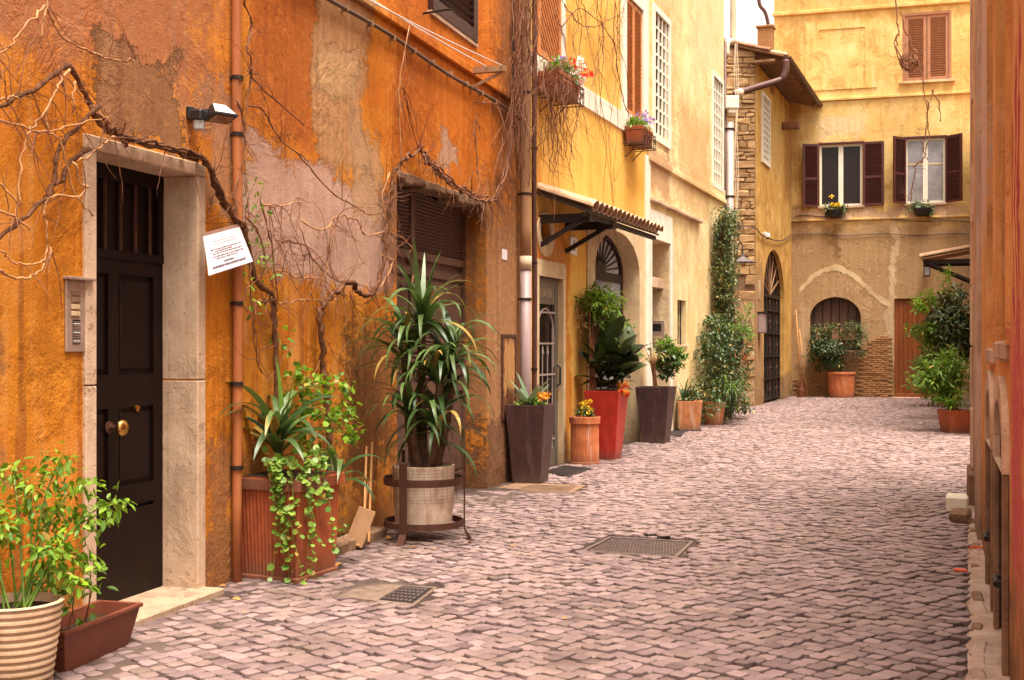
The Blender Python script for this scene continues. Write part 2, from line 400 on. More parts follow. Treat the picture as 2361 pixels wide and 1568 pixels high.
M['bamboo'] = simple('bamboo_cane', (.50, .26, .09), (.40, .18, .06), 9, .6)
M['kerb'] = simple('kerb_stone', (.26, .155, .095), (.16, .09, .055), 6, .9, 0, .2, .012, 30)
M['gutter'] = simple('pavement_edge', (.46, .33, .26), (.30, .20, .15), 5, .9, 0, .2, .02, 18)
M['manhole'] = simple('cast_iron', (.12, .08, .07), (.07, .045, .04), 16, .42, .5, .4, .004, 60)
M['stud'] = simple('worn_iron', (.26, .20, .19), (.18, .13, .12), 20, .4, .5, .4)
M['drain'] = simple('drain_slab', (.20, .14, .105), (.12, .08, .06), 12, .8, 0, .2, .008, 40)
M['orange_plastic'] = simple('orange_plastic', (.75, .09, .02), (.65, .07, .02), 8, .4)
M['dead_leaf'] = simple('dead_leaf', (.50, .26, .07), (.42, .16, .05), 20, .8, 0, .2, 0, 10, False, .4)
M['leaf_bright'] = leafmat('bright_leaf', (.06, .155, .010), (.23, .35, .016), .45, .25)
M['leaf_mid'] = leafmat('mid_leaf', (.055, .13, .018), (.19, .30, .03), .4, .28)
M['leaf_dark'] = leafmat('dark_leaf', (.018, .05, .016), (.07, .115, .035), .32, .15)
M['leaf_ivy'] = leafmat('ivy_leaf', (.030, .055, .018), (.17, .20, .07), .35, .15)
M['leaf_yucca'] = leafmat('yucca_leaf', (.022, .055, .014), (.105, .165, .045), .32, .18)
M['leaf_rubber'] = leafmat('rubber_leaf', (.018, .026, .012), (.055, .075, .02), .18, .05)
M['leaf_grey'] = leafmat('grey_green_leaf', (.10, .15, .09), (.24, .29, .17), .5, .15)
M['leaf_pothos'] = leafmat('pothos_leaf', (.08, .18, .02), (.27, .38, .06), .35, .22)
M['straw'] = leafmat('dry_leaf', (.42, .25, .10), (.60, .40, .20), .6, .2)
M['fl_red'] = leafmat('red_petal', (.75, .03, .02), (.85, .08, .03), .6, .2)
M['fl_white'] = leafmat('white_petal', (.80, .76, .72), (.85, .80, .80), .6, .2)
M['fl_yellow'] = leafmat('yellow_petal', (.80, .50, .02), (.85, .62, .04), .6, .2)
M['fl_orange'] = leafmat('orange_petal', (.80, .28, .02), (.85, .42, .05), .6, .2)
M['fl_violet'] = leafmat('violet_petal', (.30, .18, .50), (.50, .38, .70), .6, .2)
# ------------------------------------------------------------------ ground and cobbled street
tg = NT('earth'); vv = tg.coord()
tg.bump(tg.noise(vv, 20, 5, .7), .02)
M['earth'] = tg.done(tg.mix(tg.noise(vv, 3, 5), (.20, .14, .10), (.13, .09, .065)), .95, 0, .1)
g = MB().poly([(-1500, -1500, -.012), (1500, -1500, -.012), (1500, 1500, -.012), (-1500, 1500, -.012)]).build('ground', M['earth'])
tag(g, 'bare earth stretching away under and beyond the houses', 'ground', kind='structure')
tj = NT('joint_dirt'); vv = tj.coord()
jn = tj.noise(vv, 1.1, 4, .6); jf = tj.noise(vv, 40, 5, .7); jm = tj.noise(vv, 6, 4, .6)
jc = tj.mix(tj.step(jn, .4, .62), (.045, .026, .021), (.13, .086, .07)); jc = tj.mix(tj.math('MULTIPLY', tj.step(jf, .45, .7), .5), jc, (.045, .028, .024))
tj.bump(tj.math('ADD', jf, tj.math('MULTIPLY', jm, .8)), .012)
M['joint'] = tj.done(jc, tj.math('SUBTRACT', .85, tj.math('MULTIPLY', tj.step(jm, .5, .68), .45)), 0, .3)
def nz(x, y, s, k=0.0): return mnoise.noise(Vector((x*s+k, y*s-k, k*3.7)))
def street_z(x, y):      # worn, slightly dished surface
    return .012*nz(x, y, .45) + .005*nz(x, y, 1.7, 4)
mb = MB(); nx, ny = 84, 150; X0, X1, Y0_, Y1_ = -5., 16., 2.0, 39.5
vsg = [(X0+(X1-X0)*i/nx, Y0_+(Y1_-Y0_)*j/ny) for j in range(ny+1) for i in range(nx+1)]
mb.add([(x, y, street_z(x, y)+.010*(nz(x, y, 1.1, 9)+.15)) for x, y in vsg],
       [(j*(nx+1)+i, j*(nx+1)+i+1, (j+1)*(nx+1)+i+1, (j+1)*(nx+1)+i) for j in range(ny) for i in range(nx)])
def lx(Y):
    return -4.345+.31*Y if Y < 14.6 else -5.426+.384*Y
mb.v = [(x, y, max(-.008, z)+(.017*max(0., min(1., 1.5-(x-lx(y))*1.0))*(1.0 if y < 13 else .5) if y < 26 else 0)) for x, y, z in mb.v]
street = mb.build('street', M['joint'], smooth=True, fix=False)
tag(street, 'narrow alley paved with small pinkish grey basalt cobbles set diagonally', 'street', kind='structure')

def wall_left_x(Y):
    if Y < 14.6: return -4.345+.31*Y
    if Y < 26.3: return -5.426+.384*Y
    if Y < 30.8: return 4.75
    return 6.29+.3935*(Y-30.8)
def in_street(x, y):
    if y < 3.2 or y > 36.75-.284*(x-8.08): return False
    if x < wall_left_x(y)+.04: return False
    if 26.3 < y < 30.8 and x < 4.7: return False
    if y < 12.9: return x < .3814*y-.01+.03*nz(x, y, 2.5, 7)
    return x < 14.5
# pieces let into the paving: (corner list) with cobbles kept out
HOLES = []
def quad_ground(*uv): return [gnd(u, v) for u, v in uv]
def in_quad(p, q, m=0.0):
    c = sum(q, Vector())/4
    s = None
    for i in range(4):
        a, b = q[i], q[(i+1) % 4]; a = c+(a-c)*(1+m); b = c+(b-c)*(1+m)
        k = (b.x-a.x)*(p[1]-a.y)-(b.y-a.y)*(p[0]-a.x)
        if s is None: s = k > 0
        elif (k > 0) != s: return False
    return True
Q_MAN = quad_ground((1338, 1275), (1405, 1241), (1600, 1252), (1560, 1290))
Q_DRN = quad_ground((778, 1378), (850, 1347), (1010, 1357), (955, 1400))
Q_MESH = quad_ground((1120, 1134), (1190, 1116), (1352, 1121), (1312, 1143))
HOLES = [Q_MAN, Q_DRN, Q_MESH]

tc = NT('cobble'); vv = tc.coord('Generated'); ov = tc.t.nodes.new('ShaderNodeNewGeometry').outputs['Position']
cv = tc.attr('var'); n1 = tc.noise(ov, 1.3, 4, .6); n2 = tc.noise(ov, 55, 5, .7); n3 = tc.noise(ov, 220, 3, .6)
cc = tc.mix(cv, (.13, .082, .081), (.325, .220, .214)); cc = tc.mix(tc.math('MULTIPLY', tc.step(tc.noise(ov, 2.7, 4, .6), .48, .62), .35), cc, (.27, .19, .14))
cc = tc.mix(tc.math('MULTIPLY', tc.step(n2, .48, .72), .35), cc, (.15, .095, .08))
cc = tc.mix(tc.math('MULTIPLY', tc.step(n2, .55, .30), .0), cc, (.5, .4, .36))
cc = tc.mix(tc.math('MULTIPLY', tc.step(n1, .52, .66), .45), cc, (.17, .115, .10))
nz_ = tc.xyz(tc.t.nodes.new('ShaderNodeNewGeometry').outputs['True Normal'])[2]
cc = tc.mix(tc.math('MULTIPLY', tc.step(nz_, .80, .40), .55), cc, (.06, .036, .029))  # steep sides darkened by normal: shade between the setts painted into the colour
tc.bump(tc.math('ADD', n2, tc.math('MULTIPLY', n3, .5)), .0055)
M['cobble'] = tc.done(cc, tc.math('SUBTRACT', .56, tc.math('MULTIPLY', tc.step(n1, .5, .64), .22)), 0, .5)
def cobble_ring(cx, cy, ang, w, h, z, tx, ty, rnd):
    """irregular rounded block: 10-gon rings, worn domed top"""
    pts = []
    cs = [(-w/2, -h/2), (w/2, -h/2), (w/2, h/2), (-w/2, h/2)]
    cs = [(a+rnd.uniform(-.006, .006), b+rnd.uniform(-.006, .006)) for a, b in cs]
    for i in range(4):
        p, a, b = cs[i], cs[i-1], cs[(i+1) % 4]; k1 = rnd.uniform(.12, .24); k2 = rnd.uniform(.12, .24)
        pts.append((p[0]+(a[0]-p[0])*k1, p[1]+(a[1]-p[1])*k1)); pts.append((p[0]+(b[0]-p[0])*k2, p[1]+(b[1]-p[1])*k2))
    ca, sa = math.cos(ang), math.sin(ang); V = []
    for k, zz in ((1.0, -.03), (.99, z-.010), (.955, z-.003), (.80, z)):
        for a, b in pts:
            a2, b2 = a*k, b*k
            V.append((cx+a2*ca-b2*sa, cy+a2*sa+b2*ca, zz+(tx*a2+ty*b2 if zz > -.02 else 0)+(rnd.uniform(-.0012, .0012) if k < .98 else 0)))
    V.append((cx, cy, z+.0015))
    n = 8; Fc = []
    for r in range(3):
        for i in range(n): j = (i+1) % n; Fc.append((r*n+i, r*n+j, (r+1)*n+j, (r+1)*n+i))
    for i in range(n): Fc.append((3*n+i, 3*n+(i+1) % n, 4*n))
    return V, Fc
rc = random.Random(5); stones = []
PX, PY = .099, .097; a0 = R(43)
ca, sa = math.cos(a0), math.sin(a0)
drift = 0.0
for r in range(-400, 400):
    off = drift = (drift+rc.uniform(-.05, .05))*.95
    for c in range(-80, 420):
        p, q = (c+off)*PX, r*PY
        x, y = p*ca-q*sa, p*sa+q*ca
        if y < 3 or y > 38 or x < -4 or x > 14.6: continue
        # slow bending of the rows (laid by hand)
        xx = x+.12*math.sin(y*.6+x*.3)+.03*math.sin(y*1.9+1)+rc.uniform(-.006, .006); yy = y+.12*math.sin(x*.7-y*.2+1.2)+.03*math.sin(x*2.2)+rc.uniform(-.006, .006)
        if not in_street(xx, yy): continue
        if abs(xx)/yy > .60: continue
        if any(in_quad((xx, yy), h, .16) for h in HOLES): continue
        ang = a0-.06*math.cos(y*.6+x*.3)+.06*math.cos(x*.7-y*.2+1.2)+rc.uniform(-.035, .035)
        sc = rc.uniform(.91, 1.0)
        stones.append((xx, yy, ang, PX*sc*rc.uniform(.95, 1.02), PY*sc*rc.uniform(.95, 1.02)))
def score(s):
    if s[1] < 5.72: return -1
    u = U0+F*s[0]/s[1]
    return 1/s[1] if -10 < u < 2361 else -1
stones.sort(key=score, reverse=True)
field = MB(); single = 0
for k, (x, y, ang, w, h) in enumerate(stones):
    dirtzone = max(0., .6-(x-wall_left_x(y))*.35) if y < 13 else 0.0
    z = street_z(x, y)+.024+rc.uniform(-.007, .008)-dirtzone*.006
    if nz(x, y, .9, 2) > .32: z -= .006
    tx, ty = rc.gauss(0, .035), rc.gauss(0, .035)
    V, Fc = cobble_ring(x, y, ang, w, h, z, tx, ty, rc)
    var = min(1, max(0, .56+rc.gauss(0, .27)-dirtzone*.35+.12*nz(x, y, 1.6, 5)))
    if k < 300:
        cx, cy = x, y; m = MB(); m.cur = var
        m.add([(a-cx, b-cy, c) for a, b, c in V], Fc)
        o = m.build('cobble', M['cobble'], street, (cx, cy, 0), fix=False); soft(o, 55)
    else:
        field.cur = var; field.add(V, Fc)
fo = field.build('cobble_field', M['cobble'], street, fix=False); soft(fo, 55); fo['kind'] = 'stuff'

# pavement edge along the right wall: broken stones and mortar
e = MB(); ny = 60
pv = []
for j in range(ny+1):
    y = 3.2+j*(13.2-3.2)/ny
    xa, xb = .3814*y+.0+.02*nz(0, y, 3, 1), .3216+.36*y+.05
    if xb < xa+.06: xb = xa+.06
    for i in range(6):
        t = i/5; x = xa+(xb-xa)*t
        pv.append((x, y, .028+.012*nz(x, y, 5, 3)+.008*nz(x, y, 17, 6)+.09*max(0, t-.72)*(1 if y < 7.5 else .3)-(.03 if i == 0 else 0)))
e.add(pv, [(j*6+i, j*6+i+1, (j+1)*6+i+1, (j+1)*6+i) for j in range(ny) for i in range(5)])
pe = e.build('pavement_edge', M['gutter'], smooth=True, fix=False)
tag(pe, 'rough mortared strip of pavement at the foot of the right wall', 'pavement', kind='structure')
rk = random.Random(3); y = 5.4
while y < 12.6:
    l = rk.uniform(.16, .34); x = .3814*(y+l/2)+.06
    w = rk.uniform(.07, .1)
    Mx = Matrix.Translation((x, y+l/2, .03))@Matrix.Rotation(-math.atan(.37)+rk.uniform(-.08, .08), 4, 'Z')@Matrix.Rotation(rk.uniform(-.05, .05), 4, 'X')
    if rk.random() < .62: MB().cbox(-w/2*rk.uniform(.6, 1.1), w/2*rk.uniform(.6, 1.1), -l/2+.012, l/2-.012, -.03, rk.uniform(.002, .014), .012, Mx).build('edge_stone', M['kerb'] if rk.random() < .45 else M['gutter'], pe, fix=True)
    y += l

# ------------------------------------------------------------------ facades
def patch(W, u0, v0, u1, v1, col, en=.5, st=1.0, sharp=9, hh=-.35, c2=None):
    s0 = W.sz(u0, v0)[0]; s1 = W.sz(u1, v0)[0]; um = (u0+u1)/2
    za = W.sz(um, v0)[1]; zb = W.sz(um, v1)[1]
    r = ((s0+s1)/2, (za+zb)/2, abs(s1-s0)/2, abs(za-zb)/2, col, en, st, sharp, hh)
    return r+((c2,) if c2 else ())
def facade(name, label, W, s0, s1, ztop, openings, mat, depth=4.0, z0=-.05):
    """root empty + one closed wall part with its openings cut out"""
    root = thing(name, label, 'building', W.o, W.rz)
    holes = [o for o, d in openings]
    m = MB().plate(rect(s0, s1, z0, ztop), holes, 0, depth, [d for o, d in openings], back=False)
    m.box(s0, s1, depth-.02, depth, z0, ztop)
    m.poly([(s0, 0, z0), (s0, depth, z0), (s0, depth, ztop), (s0, 0, ztop)])
    m.poly([(s1, 0, z0), (s1, depth, z0), (s1, depth, ztop), (s1, 0, ztop)])
    m.poly([(s0, 0, ztop), (s1, 0, ztop), (s1, depth, ztop), (s0, depth, ztop)])
    w = m.build('wall', mat, root, fix=False)
    return root, w
def louvre(parent, x0, x1, z0, z1, y, mat, pitch=.035, fr=.05, dep=.035, mids=(), tilt=.75, nm='shutter_leaf', M_=None, rz=0, origin=None, sl=None):
    """a louvred leaf: frame + single slats; front at y-dep, hinged at origin (local) turned by rz"""
    ox, oy = origin or (x0, y)
    lf = empty(nm, (ox, oy, 0), rz, parent) if False else None
    m = MB(); a, b = x0-ox, x1-ox; yb = y-oy
    m.box(a, a+fr, yb-dep, yb, z0, z1); m.box(b-fr, b, yb-dep, yb, z0, z1)
    zs = [z0]+list(mids)+[z1]
    for zz in (z0, z1-fr): m.box(a+fr, b-fr, yb-dep+.002, yb-.002, zz, zz+fr)
    for zz in mids: m.box(a+fr, b-fr, yb-dep+.002, yb-.002, zz-fr/2, zz+fr/2)
    leaf = m.build(nm, mat, parent, (ox, oy, 0), rz)
    L = b-a-2*fr
    sm = MB().box(0, L, -.0035, .0035, -pitch*.46, pitch*.46, Matrix.Rotation(tilt, 4, 'X')).mesh('slat'); sm.materials.append(sl or mat)
    segs = [z0+fr]+[q for zz in mids for q in (zz-fr/2, zz+fr/2)]+[z1-fr]
    for i in range(0, len(segs), 2):
        n = max(1, int((segs[i+1]-segs[i])/pitch))
        for k in range(n):
            inst('slat', sm, leaf, (a+fr, yb-dep/2, segs[i]+(k+.5)*(segs[i+1]-segs[i])/n))
    bk = MB().box(a+fr*.5, b-fr*.5, yb-.003, yb+.002, z0+fr*.5, z1-fr*.5).build('backing', M['void'], leaf)
    return leaf

M['worn_step'] = plaster('worn_step_stone', (.46, .32, .22), (.36, .24, .16), (), [((.25, .16, .1), .5, .5, .68)], [((.24, .14, .08), .58, .7)], None, .006)
# ===== orange house (near left)
A = WA
d1a, d1b, d1z = A.s(215), A.s(450), 2.675
d2a, d2b, d2z = A.s(915), A.s(1121), 3.15
sA1 = A.s(1215)
swa, swb = A.pt(0).y, 0
def sY(W, Y): return (Y-W.o.y)/W.d.y
ORANGE, ORANGE2 = (.62, .235, .022), (.54, .165, .013)
mauve, mauve2 = (.55, .375, .305), (.47, .285, .215)
M['wallA'] = plaster('orange_plaster', ORANGE, ORANGE2, [
    patch(A, -400, -900, 545, 215, (.34, .150, .082), .55, .92, 4, -.1, (.38, .125, .045)),
    patch(A, 560, -600, 735, 360, (.40, .105, .020), .30, .8, 6, -.1, (.30, .075, .018)),
    patch(A, 840, -400, 1230, 520, (.57, .155, .015), .8, .75, 3, 0, (.48, .115, .012)),
    patch(A, 900, -200, 1010, 420, (.42, .105, .014), .7, .6, 4, 0),
    patch(A, 200, 130, 425, 292, (.30, .15, .07), .75, .95, 9, -.8, (.19, .085, .04)),
    patch(A, 722, -60, 850, 395, (.50, .29, .15), .45, .95, 10, -.5, (.36, .17, .065)),
    patch(A, 745, 95, 835, 260, (.55, .33, .16), .8, .9, 10, -.4),
    patch(A, 535, 372, 925, 672, mauve, .55, .96, 6, -.4, mauve2),
    patch(A, 470, 210, 540, 500, (.37, .20, .12), .5, .7, 5, -.2),
    patch(A, 810, 300, 880, 520, (.50, .30, .16), .9, .85, 9, -.3),
    patch(A, 1010, 310, 1060, 390, (.50, .31, .21), 1.0, .9, 8, -.3),
    patch(A, 780, 740, 930, 1120, (.17, .07, .024), 1.3, .9, 2.5, -.3),
    patch(A, 560, 1000, 800, 1330, (.26, .11, .04), 1.2, .8, 2.5, -.2),
    patch(A, 468, 1000, 540, 1340, (.30, .13, .06), 1.3, .8, 3, -.2),
    patch(A, 1108, 440, 1230, 1200, (.36, .20, .10), .8, .9, 4, -.5, (.24, .12, .06)),
    patch(A, 1110, 960, 1230, 1160, (.20, .10, .055), .6, .9, 5, -.8),
    patch(A, 1135, -300, 1240, 600, (.22, .09, .04), 1.0, .75, 2.5, 0),
    patch(A, 880, 380, 925, 760, (.24, .095, .035), 1.1, .7, 2.5, 0),
    patch(A, 1000, 470, 1110, 560, (.30, .12, .04), 1.0, .6, 3, 0),
    patch(A, -200, 700, 15, 1200, (.33, .14, .05), .4, .8, 5, -.1),
  ], [((.26, .075, .016), .7, .54, .64), ((.66, .30, .08), .4, .46, .36)],
  [((.62, .38, .18), .645, .8)], ((.16, .075, .035), .5, .75), .012, ((.13, .055, .02), .64, .7), 1.0, None)
upA, upB = A.s(988), A.s(1090)
orange, wA = facade('orange_house', 'long weathered orange house with peeling plaster lining the alley on the left', A, -9, sA1, 8.2,
    [(rect(d1a, d1b, -.05, d1z), .62), (rect(d2a, d2b, -.05, d2z), .5), (rect(upA, upB, 4.82, 6.6), .3)], M['wallA'])
# door 1: travertine frame
JW = .09
zj = A.sz(458, 876)[1]
for xa, xb in ((d1a-JW, d1a), (d1b, d1b+JW)):
    MB().cbox(xa-(.004 if xa > d1a-.01 else 0), xb+(.0 if xa > d1a-.01 else .004), -.022, .24, .0, zj-.003, .006).build('jamb_stone', M['stone'], orange)
    MB().cbox(xa-(.004 if xa > d1a-.01 else 0), xb+(.0 if xa > d1a-.01 else .004), -.022, .24, zj+.003, d1z-.006, .006).build('jamb_stone', M['stone'], orange)
MB().cbox(d1a-JW, d1b+JW, -.024, .24, d1z-.005, d1z+.075, .006).build('lintel', M['stone'], orange)
MB().cbox(d1a-JW-.03, d1b+JW-.02, -.17, .26, -.02, .06, .008).build('doorstep', M['worn_step'], orange)
dy = .237
dr = MB().box(d1a-.02, d1b+.02, dy+.02, dy+.06, .0, d1z-.0)
# stiles and rails proud of the panels
tz0, tz1 = A.sz(300, 582, -dy)[1], A.sz(300, 425, -dy)[1]
dm = (d1a+d1b)/2
for xa, xb in ((d1a, d1a+.1), (d1b-.1, d1b), (dm-.05, dm+.05)): dr.box(xa, xb, dy, dy+.025, .06, tz0-.05)
for za, zb in ((.06, .18), (.62, .74), (1.22, 1.42), (tz0-.14, tz0-.05)): dr.box(d1a+.1, d1b-.1, dy-.001, dy+.024, za, zb)
dr.box(d1a, d1b, dy-.012, dy+.02, tz0-.05, tz0+.0); dr.box(d1a, d1b, dy-.012, dy+.02, tz1, d1z)
dr.box(d1a, d1a+.06, dy-.01, dy+.02, tz0, tz1); dr.box(d1b-.06, d1b, dy-.01, dy+.02, tz0, tz1)
door1 = dr.build('door', M['dark_wood'], orange); tag(door1, 'tall dark brown panelled front door with barred transom and brass shell knob')
for xa, xb in ((d1a+.1, dm-.05), (dm+.05, d1b-.1)):
    for za, zb in ((.74, 1.22), (1.42, tz0-.14)):
        MB().cbox(xa+.03, xb-.03, dy+.008, dy+.022, za+.03, zb-.03, .006).build('panel', M['dark_wood'], door1)
MB().cbox(d1a+.01, d1b-.01, dy-.006, dy-.001, .07, .60, .002).build('kick_plate', M['dark_wood'], door1)
for k in range(6):
    xx = d1a+.06+(k+.5)*(d1b-d1a-.12)/6
    MB().tube([(xx, dy+.004, tz0), (xx, dy+.004, tz1)], .011, 6).build('transom_bar', M['rust'], door1)
kx, kz = A.sz(258, 986, -dy+.02)
MB().lathe([(.038, 0), (.038, .006), (.016, .010), (.013, .062)], 20).build('knob_rosette', M['rust'], door1, (kx, dy, kz), smooth=False).rotation_euler = (R(90), 0, 0)
kb = MB()
n = 28; prof = [(.022, .06), (.044, .072), (.054, .088), (.046, .106), (.018, .118), (.003, .12)]
kb.lathe(prof, n, None, True, None, -.09)
kn = kb.build('door_knob', M['brass'], door1, smooth=True); kn.location = (kx, dy, kz); kn.rotation_euler = (R(90), 0, 0)
MB().lathe([(.02, 0), (.02, .012), (.006, .016)], 14).build('lock', M['brass'], door1, (kx+.27, dy-.0, kz+.1)).rotation_euler = (R(90), 0, 0)

# door 2: wide service door, louvred top
y2 = .248
zl0 = A.sz(1060, 606, -y2)[1]; zl1 = d2z-.02
mx = A.s(950, -y2)
m = MB().box(d2a-.02, d2b+.02, y2+.03, y2+.07, 0, zl0)
m.box(d2a, d2b, y2-.012, y2+.03, zl0-.05, zl0+.03); m.box(d2a, d2b, y2-.006, y2+.03, zl0-.21, zl0-.13)
m.box(mx-.05, mx+.05, y2-.012, y2+.032, .02, zl1)
m.box(d2b-.07, d2b, y2-.01, y2+.03, .02, zl1); m.box(d2a, d2a+.05, y2-.01, y2+.03, .02, zl1)
m.box(d2a, d2b, y2-.004, y2+.03, .02, .22); m.box(d2a, d2b, y2-.004, y2+.03, 1.1, 1.22)
door2 = m.build('service_door', M['door_brown'], orange); tag(door2, 'wide brown service door with louvred upper part behind the yucca')
for xa, xb in ((d2a+.05, mx-.05), (mx+.05, d2b-.07)):
    for za, zb in ((.22, 1.1), (1.22, zl0-.21)):
        MB().cbox(xa+.03, xb-.03, y2+.008, y2+.029, za+.03, zb-.03, .006).build('panel', M['door_brown'], door2)
for xa, xb in ((d2a+.05, mx-.05), (mx+.05, d2b-.07)):
    L = xb-xa; n = 16; pz = (zl1-zl0-.06)/n
    sm = MB().box(0, L, -.004, .004, -pz*.5, pz*.5, Matrix.Rotation(.8, 4, 'X')).mesh('slat'); sm.materials.append(M['door_brown'])
    for k in range(n): inst('slat', sm, door2, (xa, y2+.012, zl0+.03+(k+.5)*pz))
MB().box(d2a-.02, d2b+.02, y2+.06, y2+.08, zl0, d2z+.02).build('backing', M['void'], door2)
hx, hz = A.sz(932, 659, -y2)
MB().cbox(hx-.16, hx+.10, y2-.05, y2-.012, hz-.018, hz+.012, .006).build('handle', M['black_plastic'], door2)
# ragged rubble lintel over door 2
rl = MB(); rr = random.Random(9)
for k in range(14):
    xx = d2a+(d2b-d2a)*k/14
    rl.cbox(xx+.004, xx+(d2b-d2a)/14-.004, -.012+rr.uniform(-.01, .01), .24, d2z-rr.uniform(.03, .09), d2z+.02, .012)
rl.build('rough_lintel', M['kerb'], orange)
# ledge, conduit
MB().cbox(-9, sA1-.05, -.05, -.0, 4.44, 4.53, .01).cbox(-9, sA1-.05, -.026, .01, 4.53, 4.76, .004).build('ledge', M['wallA'], orange)
# upper window: dark, one shutter leaf ajar
MB().box(upA, upB, .12, .15, 4.82, 6.6).build('window', M['void'], orange)
hin = A.P(1090, 100, .03)
oA = A.s(1090)
lv = louvre(orange, upA-.02, upB, 4.80, 6.6, -.01, M['shutter_dk'], .075, .13, .05, (), .75, 'shutter_leaf')
MB().box(upA-.04, upB+.04, -.05, .1, 4.762, 4.798).build('sill', M['stone'], orange)

# ===== yellow house and cream house share one frontage
B = WB
bY = lambda Y: sY(B, Y)
sBC = B.s(1491)
dg0, dg1 = B.s(1240), B.s(1296); dgz = B.sz(1268, 640)[1]
ar0, ar1 = B.s(1369), B.s(1472); arz, arr = 2.72, .62
bw0, bw1 = B.s(1441), B.s(1480)
lw0, lw1 = B.s(1238), B.s(1288)
M['wallB'] = plaster('yellow_plaster', (.78, .455, .115), (.72, .375, .07), [
    patch(B, 1225, 480, 1318, 1100, (.55, .19, .02), .25, .9, 6, -.1, (.46, .14, .018)),
    patch(B, 1236, 555, 1308, 640, (.48, .20, .06), .8, .8, 6, -.2),
    patch(B, 1440, 330, 1495, 460, (.62, .27, .03), .6, .5, 3, 0),
    patch(B, 1225, 200, 1250, 440, (.55, .22, .04), .6, .7, 3, 0),
  ], [((.60, .26, .03), .35, .52, .7), ((.80, .50, .14), .3, .46, .34)], None, ((.32, .17, .07), .4, .6), .004, ((.35, .17, .05), .68, .5), 1.0, None, .35)
oval = [(B.s(1256)+.20*math.cos(2*math.pi*k/28), 3.05+.185*math.sin(2*math.pi*k/28)) for k in range(28)]
yellow, wB = facade('yellow_house', 'yellow plastered house with tiled canopy and arched cream doorway', B, 0.0, sBC, 9.6,
    [(rect(dg0, dg1, -.05, dgz), .4), (arch(ar0, ar1, -.05, arz, arr), .55), (rect(bw0, bw1, 5.26, 7.12), .3), (rect(lw0, lw1, 5.26, 7.3), .3), (oval, .3)], M['wallB'])
# oval window
ovo = [(B.s(1257)+.33*math.cos(2*math.pi*k/28), 3.01+.29*math.sin(2*math.pi*k/28)) for k in range(28)]
ow = MB().plate(ovo, [oval], -.02, .005).build('oval_window', M['stone_cream'], yellow)
MB().prism([(x, z) for x, z in oval], .10, .12).build('pane', M['void'], ow)
# grille door with cream surround
sur = MB()
sur.box(dg0-.07, dg0+.003, -.02, .1, 0, dgz); sur.box(dg1-.003, dg1+.10, -.02, .1, 0, dgz+.0)
sur.build('door_surround', M['stone_cream'], yellow)
MB().cbox(dg0-.07, dg1+.10, -.022, .1, dgz, dgz+.21, .004).build('lintel', M['stone_cream'], yellow)
yd = .06
g = MB(); fw = .09
hd = dgz-.34
g.box(dg0, dg0+fw, yd, yd+.05, .02, dgz); g.box(dg1-fw-.02, dg1, yd, yd+.05, .02, dgz)
g.box(dg0+fw, dg1-fw, yd, yd+.05, .02, .24); g.box(dg0+fw, dg1-fw, yd, yd+.05, dgz-.06, dgz); g.box(dg0+fw, dg1-fw, yd+.008, yd+.05, hd, dgz-.06)
gd = g.build('grille_door', M['grey_door'], yellow); tag(gd, 'grey metal glazed door with white barred grille')
MB().box(dg0+fw, dg1-fw, yd+.04, yd+.048, .24, hd).build('pane', M['pane'], gd)
xs = [dg0+fw+(k+.5)*(dg1-dg0-2*fw)/4 for k in range(4)]
for k, xx in enumerate(xs): MB().tube([(xx, yd+.015, .24), (xx, yd+.015, hd-(.62 if k in (1, 2) else .3))], .008, 5).build('grille_bar', M['pipe_grey'], gd)
for v in (720, 792, 864, 936, 1016):
    zz = B.sz(1268, v)[1]; MB().box(dg0+fw, dg1-fw, yd+.004, yd+.014, zz-.012, zz+.012).build('grille_bar', M['pipe_grey'], gd)
xm = (dg0+dg1)/2; rw = (dg1-dg0)/2-fw-.06
zt = hd-.42
MB().tube([(xm+rw*math.cos(t), yd+.01, zt+.36*math.sin(t)) for t in [math.pi*k/14 for k in range(15)]], .012, 5).tube([(xm-rw, yd+.01, zt), (xm-rw, yd+.01, zt-.4)], .01, 5).tube([(xm+rw, yd+.01, zt), (xm+rw, yd+.01, zt-.4)], .01, 5).build('grille_arch', M['pipe_grey'], gd)
for xx in xs[1:3]: MB().lathe([(.006, 0), (.02, .03), (.006, .12), (.001, .14)], 8).build('spear_tip', M['pipe_grey'], gd, (xx, yd+.012, zt-.25))
MB().tube([(dg1-.05, yd-.002, 1.05), (dg1-.05, yd-.05, 1.08), (dg1-.05, yd-.05, 1.3), (dg1-.05, yd-.002, 1.33)], .014, 6).build('handle', M['black_plastic'], gd)
MB().box(dg1-.06, dg1-.03, yd-.012, yd, .85, 1.0).build('lock', M['brass'], gd)
def text(name, body, size, mat, parent, loc, rot, ext=.002):
    cu = bpy.data.curves.new(name, 'FONT'); cu.body = body; cu.size = size; cu.extrude = ext; cu.align_x = 'CENTER'; cu.align_y = 'CENTER'
    o = bpy.data.objects.new(name, cu); dg = bpy.context.evaluated_depsgraph_get()
    COL.objects.link(o); bpy.context.view_layer.update(); me = bpy.data.meshes.new_from_object(o.evaluated_get(bpy.context.evaluated_depsgraph_get()))
    bpy.data.objects.remove(o); me.materials.clear(); me.materials.append(mat); me.name = name
    o = bpy.data.objects.new(name, me); COL.objects.link(o); o.parent = parent; o.location = loc; o.rotation_euler = rot; return o
text('door_lettering', 'WASH 26', .15, M['stone_cream'], gd, (xm-.06, yd+.006, (hd+dgz-.06)/2), (R(90), 0, 0))
